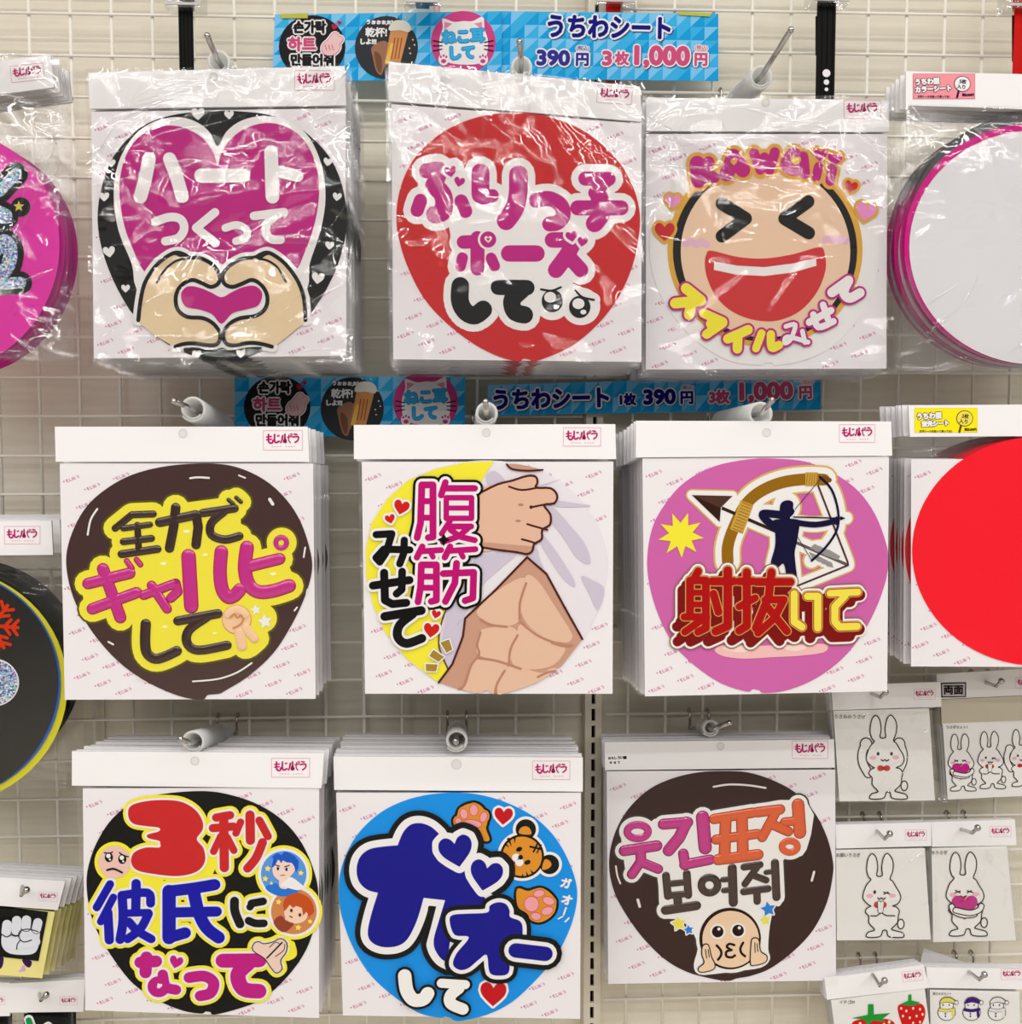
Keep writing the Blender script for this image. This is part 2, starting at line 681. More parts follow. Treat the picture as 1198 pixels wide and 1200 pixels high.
zA = [wz(150, y) for y in (-30, 18, 67, 115, 163, 209, 256, 302, 348, 395, 442, 487.5, 534, 579, 622)]
zB = [wz(320, y) for y in (665, 709, 753, 797, 840.5, 888, 932, 975, 1017, 1060, 1103, 1146, 1189, 1232)]
XL, XP0, XP1, XR = wx(-150, 500), wx(684, 900), wx(707, 900), wx(1330, 500)
xa = series(wx(130, 18), 0.0503, XL, XP0 - 0.004)
xb = series(wx(201, 830), 0.0496, XL, XP0 - 0.004)
zmid = (zA[-1] + zB[0]) / 2
wire_panel('cream wire grid panel behind the two rows left of the slotted upright', xa, zA, XL, XP0 - 0.003, zA[-1], zA[0] + 0.03)
wire_panel('cream wire grid panel low down left of the slotted upright, behind the tiger sheet', xb, zB, XL, XP0 - 0.003, zB[-1], zB[0])
zC = [wz(1000, y) for y in (-32, 16, 64, 112, 160, 207, 254, 300, 346, 392, 437, 481, 525, 569, 612)]
zD = [wz(780, y) for y in (665, 708, 751, 793, 835.5, 877.5, 919, 960, 1001.5, 1043, 1085, 1126, 1168, 1210)]
xc = series(wx(927.3, 50), 0.0499, XP1 + 0.004, XR)
xd = series(wx(736, 850), 0.0499, XP1 + 0.004, XR)
wire_panel('cream wire grid panel high up right of the slotted upright, behind the laughing face sheet', xc, zC, XP1 + 0.003, XR, zC[-1], zC[0] + 0.03)
wire_panel('cream wire grid panel low down right of the slotted upright, behind the rabbit sticker packs', xd, zD, XP1 + 0.003, XR, zD[-1], zD[0])


def upright(px, label, w=0.022):
    x = wx(px, 800)
    t = thing('slotted_upright', (x, 0, -1.1), label, 'shelf upright', None)
    m = MB()
    # two flanges, a web, and slot bars between the openings
    m.box(-w / 2, -0.0025, -0.003, WALL_Y - 0.0004, 0, 2.0)
    m.box(0.0025, w / 2, -0.003, WALL_Y - 0.0004, 0, 2.0)
    k = 0
    while k * 0.0225 < 2.0:
        m.box(-0.0025, 0.0025, -0.003, 0.0, k * 0.0225, k * 0.0225 + 0.0065)
        k += 1
    m.build('post', POSTM, t)
    b = MB()
    b.box(-0.0025, 0.0025, 0.012, 0.016, 0, 2.0)  # dark-coloured strip standing in for the shade inside the slots
    b.build('slot_shade_strip', DARK, t)


upright(695.5, 'cream slotted steel upright between the middle and right hanging rows')
mb = MB()
mb.box(wx(105.5, 830), wx(113, 830), 0.030, 0.0336, wz(100, 1290), wz(100, 520))
tag(mb.build('trim_1', POSTM), kind='structure')

# ---------------------------------------------------------------- hooks and tubes


# ---------------------------------------------------------------- packets
def crinkled(name, quad, nx, ny, amp, folds, mat, parent, y, seed, depth_mid=0.0, creases=(), slack=(1, 0, 0)):
    """A sheet of cellophane over a quad of (x, z), dented along random creases."""
    rnd = random.Random(seed)
    a, b, c, d = [Vector((q[0], q[1])) for q in quad]
    segs = []
    for _ in range(folds):
        x, y0 = rnd.random(), rnd.random()
        if rnd.random() < 0.6:
            y0 = rnd.choice((rnd.uniform(0, .2), rnd.uniform(.8, 1)))
        an = rnd.gauss(0.6, 0.7)
        ln = rnd.uniform(0.08, 0.42)
        segs.append((x, y0, x + ln * math.cos(an), y0 + ln * math.sin(an), rnd.uniform(-1, 1), rnd.uniform(0.010, 0.03)))
    ph = [rnd.uniform(0, 6.28) for _ in range(6)]
    pleats = []
    for k in range(5 if nx > 60 else 2):
        an = rnd.gauss(1.1, 0.9)
        per = rnd.uniform(0.035, 0.11)
        pleats.append((math.cos(an), math.sin(an), per, rnd.random(), rnd.uniform(3, 8), rnd.uniform(4, 11), per * rnd.uniform(2.2, 5.0)))
    v, f = [], []
    for j in range(ny + 1):
        t = j / ny
        for i in range(nx + 1):
            s = i / nx
            p = (a * (1 - s) + b * s) * (1 - t) + (d * (1 - s) + c * s) * t
            h = 0.16 * math.sin(7 * s + 5 * t + ph[0]) * math.sin(6 * t - 3 * s + ph[1])
            # pleats: straight-sided folds in several directions, slightly bent, so the film breaks into flat facets
            for ux, uy, per, off, k1, k2, am in pleats:
                q = ((s * ux + t * uy) * 0.3 + 0.010 * math.sin(k1 * (s * uy - t * ux) + off * 9) + 0.004 * math.sin(k2 * s + k1 * t)) / per + off
                h += am * (4 * abs(q - math.floor(q + 0.5)) - 1)
            h *= min(1.0, slack[0] + slack[1] * max(0.0, 1 - 1.6 * t) ** 1.5 + slack[2] * max(0.0, 1 - 1.4 * s) * max(0.0, 1 - t))
            for x0, y0, x1, y1, hh, w in segs:
                ex, ey = x1 - x0, y1 - y0
                l2 = ex * ex + ey * ey
                u = max(0, min(1, ((s - x0) * ex + (t - y0) * ey) / l2))
                dd = math.hypot(s - x0 - u * ex, t - y0 - u * ey)
                if dd < 3 * w:
                    h += hh * max(0.0, 1 - dd / w / 3) ** 2 * (1 - abs(2 * u - 1) * 0.7)
            v.append((p.x, y + depth_mid - amp * max(-1.2, min(1.2, h)), p.y))
    nf = len(v)
    for (sx, sy, an, ln, bend, wd) in creases:
        # a long fold: a low rounded ridge standing on the sheet, tapering out at both ends
        n = 18
        base = len(v)
        px, py, ca = sx, sy, an
        wob = rnd.uniform(0, 6)
        for k in range(n + 1):
            t = k / n
            px += math.cos(ca) * ln / n
            py -= math.sin(ca) * ln / n
            ca = an + bend * (t - 0.5) + 0.22 * math.sin(5 * t + wob)
            wv = wd * math.sin(math.pi * min(1, max(0, 0.04 + 0.92 * t))) * (0.75 + 0.25 * math.sin(11 * t + wob))
            cx_, cy_ = max(0.01, min(0.99, px)), max(0.01, min(0.99, py))
            c0 = (a * (1 - cx_) + b * cx_) * (1 - cy_) + (d * (1 - cx_) + c * cx_) * cy_
            i0, j0 = min(nx, max(0, round(cx_ * nx))), min(ny, max(0, round(cy_ * ny)))
            yy = v[j0 * (nx + 1) + i0][1] - 0.0004
            nxv, nyv = math.sin(ca), math.cos(ca)
            for o, hh in ((-1, -0.12), (-0.6, 0.05), (-0.2, 0.115), (0.2, 0.115), (0.6, 0.05), (1, -0.12)):
                v.append((c0.x + nxv * wv * o, yy - hh * wv * 0.6, c0.y - nyv * wv * o * -1))
        for k in range(n):
            for o in range(5):
                q = base + 6 * k + o
                f.append([q, q + 1, q + 7, q + 6])
    for j in range(ny):
        for i in range(nx):
            k = j * (nx + 1) + i
            f.append([k, k + nx + 1, k + nx + 2, k + 1])
    return link(name, v, f, mat, None, parent, True)


def crease_lines(seed, count, angle, spread, top=0.0):
    """Folds in the cellophane: start (0..1 across, down), direction, length, bend, half width in metres; `top` gathers them upwards."""
    rnd = random.Random(seed * 7 + 1)
    out = []
    for _ in range(count):
        y = rnd.random()
        if rnd.random() < top:
            y *= 0.3
        out.append((rnd.uniform(-0.05, 0.85), y, rnd.gauss(angle, spread), rnd.uniform(0.12, 0.55), rnd.gauss(0, 0.5), rnd.choice((rnd.uniform(0.002, 0.004), rnd.uniform(0.003, 0.0075)))))
    return out


def q2(quad, Y, root):
    out = []
    for k in range(0, 8, 2):
        w = P(quad[k], quad[k + 1], Y) - Vector(root)
        out.append((w.x, w.z))
    return out


def mini_logo(pen, x, y, s, ang, mat, layer, dot=True):
    """The small shop mark: four kana and a dot, thin strokes; s = height in crop pixels."""
    c, d = math.cos(math.radians(ang)), math.sin(math.radians(ang))
    raw = ['0.35,-.5,.35,.3,.55,.5,.8,.3', '.05,-.25,.7,-.3', '.1,.05,.65,.0', '1.1,-.45,1.1,.35,1.4,.45,1.65,.25', '1.45,-.3,1.5,-.2',
           '2.0,-.4,1.9,.4', '2.3,-.45,2.25,.4', '2.05,.35,2.5,.35', '2.6,-.3,2.55,.35,2.9,.3', '2.9,-.45,2.95,-.35',
           '3.4,-.45,3.65,-.4', '3.25,-.1,3.8,-.1,3.8,.25,3.5,.45']
    for r in raw:
        q = pairs([float(t) for t in r.split(',')])
        pts = [(x + (a * c - b * d) * s, y + (a * d + b * c) * s) for a, b in q]
        pen.stroke(mat, layer, pts, s * 0.2, smooth=False, caps=False)
    if dot:
        pen.E(mat, layer, x - s * 0.55 * c, y - s * 0.55 * d - s * 0.15, s * 0.24, n=8)


def inside(p, poly):
    r = False
    n = len(poly)
    for k in range(n):
        (x0, y0), (x1, y1) = poly[k], poly[(k + 1) % n]
        if (y0 > p[1]) != (y1 > p[1]) and p[0] < (x1 - x0) * (p[1] - y0) / (y1 - y0) + x0:
            r = not r
    return r


def logo_label(parent, root, Y, x, y, w, lift, ang=0.0):
    """The framed shop mark on a header card; centre and width in photo pixels."""
    p = Pen((x - w, y - w, 2 * w), Y, root, parent, lift, 400.0)
    p.sub('logo_label')
    c, d = math.cos(math.radians(ang)), math.sin(math.radians(ang))

    def R(a):
        q = [(200 + (X - 200) * c - (Z - 200) * d, 200 + (X - 200) * d + (Z - 200) * c) for X, Z in pairs(a)]
        return [t for k in q for t in k]
    PINKF = M((226, 150, 176), 0.5)
    p.Fl(WHITE, 0, R([100, 151, 300, 151, 300, 249, 100, 249]), False)
    p.stroke(PINKF, 1, pairs(R([101, 151, 299, 151, 299, 249, 101, 249])), 2.4, True, smooth=False)
    k = [[9, 127, 170, 127, 202, 134, 213, 146, 212, 150, 200], [7, 117, 183, 142, 180], [7, 117, 197, 142, 194],
         [9, 158, 170, 158, 203, 167, 211, 181, 204], [6, 172, 176, 174, 180], [6, 179, 174, 181, 178],
         [7, 197, 178, 194, 200, 190, 210], [8, 200, 176, 196, 196, 189, 211], [6, 223, 184, 242, 181], [6, 231, 173, 229, 198, 238, 212],
         [8, 258, 168, 271, 170], [8, 250, 183, 277, 181, 279, 192, 274, 202, 262, 210]]
    for a in k:
        p.stroke(LOGO, 2, pairs(R(a[1:])), a[0])
    p.Fl(M((150, 16, 84), 0.5), 2, R([207, 167, 214, 167, 215, 188, 221, 204, 217, 213, 204, 213, 200, 204, 206, 188]))
    p.ring(LOGO, 2, *R([243, 171]), 5, 5, 4)
    for i in range(9):
        if i != 4:
            p.stroke(PINKF, 2, pairs(R([144 + i * 14, 231, 149 + i * 14, 231])), 3.5, smooth=False)
    p.flush()


def packet(name, label, cat, Y, header, card=None, disc=None, disc_mat=None, art=None, bag=None, crisp=False, hole=None,
           logo=None, back=0, pitch=0.011, slope=0.07, blabel=None, bgroup=None, seed=1, region=None, body=None, logo_ang=0, jit=0.0022,
           pattern=True, thick=0.002, shiftx=0.0, extra=None, bag_amp=None, creases=None):
    """One bagged sheet hanging from a hook, and the packets hanging behind it on the same hook.
    header, card, bag: corners TL TR BR BL in photo pixels; disc: outline in crop pixels of `region`."""
    x = (header[0] + header[2]) / 2
    y = (header[1] + header[3]) / 2
    root = P(x, y, Y)
    t = thing(name, root, label, cat)
    hq = q2(header, Y, root)
    m = MB()
    m.slab(hq, -thick, 0.0012)
    hd = m.build('header_card', WHITE, t)
    if hole:
        p = Pen((hole[0] - 20, hole[1] - 20, 40), Y, root, hd, thick + 0.0001, 400.0)
        p.sub('hang_hole')
        r = hole[2] * 10
        p.E(M((226, 224, 222), 0.35), 0, 200, 200, r)
        p.ring(M((205, 203, 201), 0.3), 1, 200, 200, r, r, 7)
        p.flush()
    if logo:
        logo_label(hd, root, Y, *logo, thick + 0.0001, logo_ang)
    back_parts = [hd]
    if card:
        cq = q2(card, Y, root)
        m = MB()
        m.slab(cq, 0.0, 0.001)
        if pattern:
            p = Pen((card[0], card[1], 300), Y, root, t, 0.00005, 1200.0)
            p.sub('printed_pattern')
            hole_poly = None
            if disc:
                k = region[2] / 1198.0
                pr = [(region[0] + a * k, region[1] + b * k) for a, b in pairs(disc)]
                cx, cy = sum(a for a, _ in pr) / len(pr), sum(b for _, b in pr) / len(pr)
                hole_poly = [(cx + (a - cx) * 0.93, cy + (b - cy) * 0.93) for a, b in pr]
            box = [(card[k], card[k + 1]) for k in range(0, 8, 2)]
            cx, cy = sum(a for a, _ in box) / 4, sum(b for _, b in box) / 4
            box = [(cx + (a - cx) * 0.99, cy + (b - cy) * 0.99) for a, b in box]
            for i in range(-16, 17):
                for j in range(-14, 15):
                    X, Z = card[0] + 150 + 24.5 * i - 9.5 * j, card[1] + 150 + 9.2 * i + 21.5 * j
                    ends = [(X - 3, Z), (X + 19, Z - 9)]
                    if all(inside(e, box) for e in ends) and not (hole_poly and all(inside(e, hole_poly) for e in ends)):
                        mini_logo(p, (X - card[0]) * 4, (Z - card[1]) * 4, 17, -22, PAT, 0)
            m.add(p.v, p.f, 1)
            p.cur = None
        cd = m.build('backing_card', [CARD, PAT], t)
        back_parts.append(cd)
    sheet = None
    if disc:
        p = Pen(region, Y, root, t, 0.0002)
        q = catmull([p.pt(*k) for k in pairs(disc)], True, 4)
        loops = [[Vector((a, b, 0)) for a, b in q]]
        n = len(q)
        y0, y1 = -0.0008, -0.0001
        v = [(a, y0, b) for a, b in q] + [(a, y1, b) for a, b in q]
        tr = [list(k) for k in tessellate_polygon(loops)]
        f = tr + [[k, (k + 1) % n, n + (k + 1) % n, n + k] for k in range(n)]
        sheet = link('fan_sheet', v, f, disc_mat, None, t)
        back_parts.append(sheet)
    if body:
        back_parts += body(t, root, Y) or []
    if art:
        p = Pen(region, Y, root, sheet or t, 0.0010)
        art(p)
        p.flush()
    if extra:
        extra(t, root, Y, hd)
    if bag:
        bq = q2(bag, Y, root)
        amp = bag_amp if bag_amp is not None else (0.0042 if crisp else 0.0004)
        crinkled('plastic_bag', bq, 150 if crisp else 24, 150 if crisp else 24, amp, 46 if crisp else 5,
                 (FILM_SOFT if name == 'sticker_packet' else FILM_CRISP) if crisp else FILM_FLAT, t, -0.0085 if crisp else -0.0072, seed, 0.0, crease_lines(seed, *creases[:4]) if creases else (), creases[4] if creases else (1, 0, 0))
        rear = crinkled('plastic_bag', bq, 26, 40, 0.0011 if crisp else 0.0005, 9, FILM_EDGE, None, -0.0025, seed + 50)
        back_parts.append(rear)
    # the packets behind it
    rnd = random.Random(seed)
    for k in range(1, back + 1):
        r = t.copy()
        COL.objects.link(r)
        dy = pitch * k
        r.location = root + Vector((shiftx * k + rnd.uniform(-jit, jit), dy, -slope * dy + rnd.uniform(-jit, jit) * 0.6))
        r.rotation_euler = (0, rnd.uniform(-0.006, 0.006), 0)
        tag(r, blabel, cat, bgroup)
        for o in back_parts:
            c = o.copy()
            COL.objects.link(c)
            c.parent = r
    if bag:
        bpy.data.objects.remove(rear)
    return t

# ---------------------------------------------------------------- the nine printed fan sheets
SKIN = M((231, 208, 172), 0.45)
PEACH = M((240, 200, 160), 0.4)
YEL = M((242, 231, 66), 0.45)
PW = M((238, 236, 236), 0.45)
RED = M((200, 48, 50), 0.45)
BLACK = M((34, 30, 28), 0.4)

DISC_HEART = [350, 45, 460, 27, 580, 20, 700, 24, 830, 42, 960, 98, 1080, 205, 1150, 330, 1182, 480, 1176, 620, 1130, 770, 1050, 920, 950, 1040, 830, 1125,
              700, 1178, 640, 1190, 622, 1178, 600, 1172, 578, 1178, 560, 1190, 420, 1150, 300, 1080, 190, 980, 110, 850, 55, 720, 25, 600, 20, 480, 45, 350,
              90, 240, 160, 150, 240, 85]


def art_heart(p):
    p.sub('heart_picture')
    w, m = PW, MAG
    p.Fl(w, 1, [580, 187, 622, 118, 695, 66, 800, 45, 920, 70, 1010, 148, 1068, 280, 1085, 430, 1062, 580, 1010, 740, 1000, 850, 900, 1000, 600, 1100, 300, 1000,
                200, 850, 180, 740, 117, 580, 95, 420, 115, 270, 180, 150, 270, 78, 380, 50, 470, 68, 540, 118])
    p.Fl(m, 2, [581, 275, 600, 215, 650, 145, 730, 95, 830, 78, 930, 110, 1000, 180, 1045, 290, 1055, 420, 1032, 560, 985, 690, 940, 775, 780, 940, 600, 1000,
                400, 940, 240, 775, 190, 680, 145, 560, 122, 410, 135, 280, 180, 180, 250, 115, 340, 90, 430, 102, 510, 148, 560, 215])
    p.Fl(w, 3, [440, 850, 600, 790, 780, 850, 830, 930, 600, 1130, 370, 930])
    # hands
    lh = [211, 1000, 220, 920, 240, 830, 290, 750, 345, 703, 390, 684, 430, 695, 450, 708, 500, 710, 560, 742, 590, 790, 585, 828, 550, 845, 510, 828, 460, 812,
          410, 840, 386, 890, 395, 950, 440, 985, 510, 990, 560, 1015, 592, 1060, 586, 1105, 550, 1118, 470, 1108, 420, 1112, 385, 1124]
    rh = [992, 1000, 985, 900, 955, 815, 900, 740, 850, 700, 812, 684, 775, 697, 755, 708, 700, 712, 640, 745, 606, 785, 612, 828, 650, 845, 700, 828, 745, 812,
          790, 840, 814, 890, 805, 945, 760, 980, 690, 990, 640, 1015, 608, 1060, 618, 1105, 655, 1118, 730, 1106, 790, 1112, 835, 1124]
    p.stroke(w, 4, pairs(lh), 54)
    p.stroke(w, 4, pairs(rh), 54)
    p.Fl(SKIN, 5, lh + [300, 1078, 250, 1040])
    p.Fl(SKIN, 5, rh + [900, 1082, 950, 1040])
    p.stroke(BLACK, 6, pairs(lh), 19)
    p.stroke(BLACK, 6, pairs(rh), 19)
    p.stroke(BLACK, 6, [(298, 825), (335, 765), (385, 725), (425, 715)], 11)
    p.stroke(BLACK, 6, [(900, 820), (862, 755), (815, 722), (775, 714)], 11)
    p.stroke(BLACK, 6, [(425, 715), (400, 695), (385, 690)], 14)
    p.stroke(BLACK, 6, [(775, 714), (800, 695), (815, 690)], 14)
    p.Fl(m, 6, [600, 893, 650, 868, 700, 846, 755, 840, 790, 875, 772, 930, 715, 950, 650, 968, 600, 1017, 555, 972, 495, 950, 430, 935, 410, 880, 440, 843, 495, 848, 550, 870])
    p.Fl(BLACK, 5, [420, 1135, 470, 1126, 560, 1140, 600, 1128, 640, 1140, 730, 1126, 790, 1130, 700, 1172, 640, 1184, 622, 1173, 600, 1168, 578, 1173, 560, 1184, 480, 1168])
    for x, y, s, r in ((490, 38, 62, 0), (635, 42, 44, 0), (1097, 262, 42, 8), (1140, 425, 42, 8), (1105, 652, 42, 5), (1050, 805, 58, 8), (75, 682, 56, -8),
                       (152, 853, 40, 0), (485, 1160, 42, 0), (690, 1158, 42, 0), (52, 425, 46, 0), (85, 268, 40, 0)):
        p.H(w, 7, x, y, s, r)
    p.sub('lettering')
    p.L([[62, 262, 248, 245, 335, 222, 424], [62, 358, 248, 390, 330, 416, 422], [64, 505, 325, 702, 325], [64, 832, 215, 838, 424], [56, 838, 300, 955, 327],
         [40, 292, 540, 360, 519, 410, 530, 426, 572, 400, 616, 338, 632], [-40, 570, 497, 482, 570, 572, 640],
         [36, 618, 570, 672, 556, 716, 578, 714, 614, 668, 632], [40, 752, 514, 892, 496], [40, 862, 506, 815, 545, 808, 592, 832, 622, 876, 625]], [(w, 0, 8)])


DISC_BURI = [590, 10, 700, 20, 850, 70, 960, 140, 1060, 240, 1120, 340, 1155, 460, 1155, 570, 1125, 720, 1060, 870, 960, 1000, 840, 1100, 720, 1155, 660, 1172,
             640, 1164, 612, 1160, 590, 1172, 500, 1150, 380, 1090, 250, 990, 150, 880, 80, 750, 35, 620, 18, 500, 35, 370, 85, 250, 170, 150, 290, 70, 440, 20]


def art_buri(p):
    p.sub('lettering')
    up = [[70, 160, 282, 215, 272], [72, 222, 290, 200, 345], [84, 195, 350, 238, 398, 238, 468, 200, 486], [62, 132, 420, 116, 466], [64, 322, 424, 342, 470],
          [84, 412, 290, 412, 392], [62, 420, 410, 468, 398], [88, 590, 300, 588, 390, 570, 460, 532, 515],
          [70, 672, 420, 735, 412, 790, 445, 798, 495, 770, 525, 735, 530], [66, 902, 318, 1012, 320], [60, 1000, 330, 945, 385], [70, 866, 455, 1070, 455],
          [82, 965, 400, 982, 450, 970, 500, 945, 528]]
    mid = [[62, 332, 615, 440, 610], [66, 398, 596, 398, 738], [52, 328, 688, 318, 728], [52, 462, 690, 478, 726], [76, 545, 668, 675, 668],
           [72, 748, 605, 850, 605], [76, 850, 610, 820, 670, 765, 745], [70, 815, 672, 882, 745]]
    low = [[84, 318, 820, 316, 890, 342, 940, 385, 958, 425, 930], [72, 495, 826, 630, 828], [82, 605, 838, 560, 885, 572, 940, 618, 955]]
    p.L(up + mid + low, [(PW, 68, 1)])
    for x, y in ((272, 285), (312, 335)):
        p.H(PW, 1, x, y, 60, grow=36)
    for x, y in ((840, 590), (888, 615)):
        p.H(PW, 1, x, y, 52, grow=36)
    p.E(PW, 1, 748, 890, 86, 90)
    p.E(PW, 1, 882, 915, 90, 88)
    p.stroke(PW, 1, [(700, 830), (790, 825), (940, 885)], 66)
    p.Fl(PW, 1, [200, 400, 600, 380, 1050, 440, 900, 640, 850, 800, 700, 900, 400, 900, 300, 700, 250, 480])
    p.L(up + mid, [(MAG, 0, 2)])
    p.L(low, [(BLACK, 0, 2)])
    for x, y, s, r in ((272, 287, 56, -10), (313, 335, 50, 12), (838, 590, 54, -10), (888, 615, 48, 10)):
        p.H(PW, 3, x, y, s, r, grow=12)
        p.H(MAG, 4, x, y, s, r)
    p.E(PW, 3, 448, 603, 48)
    p.E(MAG, 4, 448, 603, 38)
    p.H(PW, 5, 448, 603, 34)
    p.H(MAG, 6, 448, 603, 16)
    p.sub('teary_eyes')
    for x, y, a, b in ((748, 890, 50, 53), (876, 918, 50, 52)):
        p.E(BLACK, 3, x, y, a, b)
    for x, y, a, b in ((738, 873, 28, 25), (766, 918, 13, 11), (870, 903, 28, 25), (893, 942, 14, 11)):
        p.E(PW, 4, x, y, a, b)
    p.stroke(BLACK, 4, [(695, 836), (745, 842), (788, 826)], 10)
    p.stroke(BLACK, 4, [(857, 842), (888, 872), (942, 885)], 10)


DISC_KAWAII = [585, 60, 720, 75, 850, 120, 970, 210, 1070, 330, 1130, 480, 1140, 620, 1110, 780, 1030, 930, 920, 1050, 790, 1120, 640, 1150, 620, 1140, 585, 1136,
               560, 1148, 420, 1130, 290, 1060, 180, 960, 90, 830, 40, 700, 25, 560, 45, 430, 100, 310, 190, 205, 310, 120, 440, 75]


def art_kawaii(p):
    GOLD = M((222, 170, 72), 0.4)
    FACE = M((236, 204, 176), 0.45)
    PK = M((232, 150, 205), 0.45)
    p.sub('laughing_face')
    p.E(GOLD, 1, 584, 590, 472, 470, n=64)
    p.E(BLACK, 2, 584, 595, 446, 440, n=64)
    p.E(FACE, 3, 586, 600, 410, 415, n=64)
    for a in ([(375, 368), (490, 440), (375, 525)], [(792, 358), (678, 440), (795, 510)]):
        p.stroke(BLACK, 4, a, 62, smooth=False)
    MR = M((205, 60, 62), 0.45)
    p.Fl(MR, 4, [325, 595, 450, 625, 580, 633, 720, 612, 845, 578, 872, 610, 876, 690, 835, 795, 755, 885, 650, 932, 540, 932, 430, 893, 350, 822, 305, 732, 292, 660, 300, 612])
    p.Fl(PW, 5, [338, 648, 450, 668, 580, 675, 720, 657, 830, 632, 832, 668, 720, 700, 580, 718, 440, 710, 336, 688], False)
    CH = M((226, 184, 206), 0.5)
    for x, y in ((250, 560), (925, 545)):
        p.stroke(CH, 4, [(x - 50, y), (x - 25, y - 10), (x, y + 5), (x + 25, y - 8), (x + 50, y + 5)], 34)
    for x, y, s, m, r in ((98, 505, 96, RED, 0), (138, 358, 72, PK, 5), (998, 288, 64, RED, 14), (1070, 408, 96, PK, 12)):
        p.H(GOLD, 4, x, y, s, r, grow=14)
        p.H(m, 5, x, y, s, r)
    p.sub('lettering')
    kw = [[74, 255, 175, 262, 255], [60, 262, 215, 310, 170], [58, 280, 215, 335, 242], [72, 432, 140, 398, 225], [72, 432, 140, 476, 205], [40, 410, 190, 465, 180],
          [48, 530, 125, 560, 205], [48, 560, 205, 580, 145], [48, 580, 145, 605, 205], [48, 605, 205, 630, 120],
          [70, 722, 130, 690, 180, 735, 200, 760, 160], [50, 768, 140, 776, 225], [46, 842, 190, 830, 240], [48, 908, 200, 898, 258]]
    p.L(kw, [(GOLD, 34, 6), (MAG, 0, 7)])
    for x, y, s, r in ((850, 135, 68, 5), (920, 155, 72, 10)):
        p.H(GOLD, 6, x, y, s, r, grow=16)
        p.H(MAG, 7, x, y, s, r)
    p.H(GOLD, 8, 730, 162, 50, 8)
    p.H(GOLD, 8, 432, 168, 32)
    p.star(PW, 9, 880, 182, 12, 4, 0.35)
    ye = [[50, 200, 778, 272, 835], [50, 270, 838, 148, 850], [50, 225, 858, 215, 905], [44, 285, 898, 378, 940], [44, 378, 945, 300, 1000], [44, 318, 950, 335, 975],
          [46, 500, 978, 402, 1022], [46, 450, 1012, 448, 1070], [38, 565, 995, 538, 1068], [40, 610, 1000, 614, 1064, 650, 1052]]
    wh = [[22, 682, 962, 728, 955, 705, 1025, 678, 1042, 690, 1012, 790, 1038], [22, 762, 985, 775, 1040], [34, 795, 942, 900, 885], [32, 862, 858, 885, 925],
          [32, 815, 905, 840, 965, 912, 938], [46, 905, 798, 985, 740], [46, 985, 742, 962, 795, 990, 825, 1040, 800]]
    p.L(ye, [(MAG, 20, 10), (YEL, 0, 11)])
    p.L(wh, [(MAG, 20, 10), (PW, 0, 11)])


DISC_ZEN = [690, 32, 830, 50, 960, 110, 1060, 200, 1130, 310, 1175, 450, 1180, 540, 1150, 650, 1090, 780, 1000, 920, 880, 1030, 780, 1092, 752, 1108, 722, 1112,
            692, 1116, 665, 1137, 560, 1120, 420, 1060, 300, 980, 200, 880, 120, 770, 65, 660, 35, 540, 35, 440, 70, 330, 130, 230, 220, 150, 340, 85, 500, 45]
BROWN = M((66, 42, 40), 0.28, spec=0.5, coat=0.5)
PUFF_Y = M((240, 228, 62), 0.3, spec=0.5, coat=0.4)
PUFF_M = M((196, 44, 136), 0.25, spec=0.5, coat=0.5)
PUFF_B = M((58, 38, 26), 0.25, spec=0.5, coat=0.5)
PUFF_W = M((240, 238, 236), 0.3, spec=0.5, coat=0.4)
GLOSSMARK = M((236, 232, 228), 0.3)


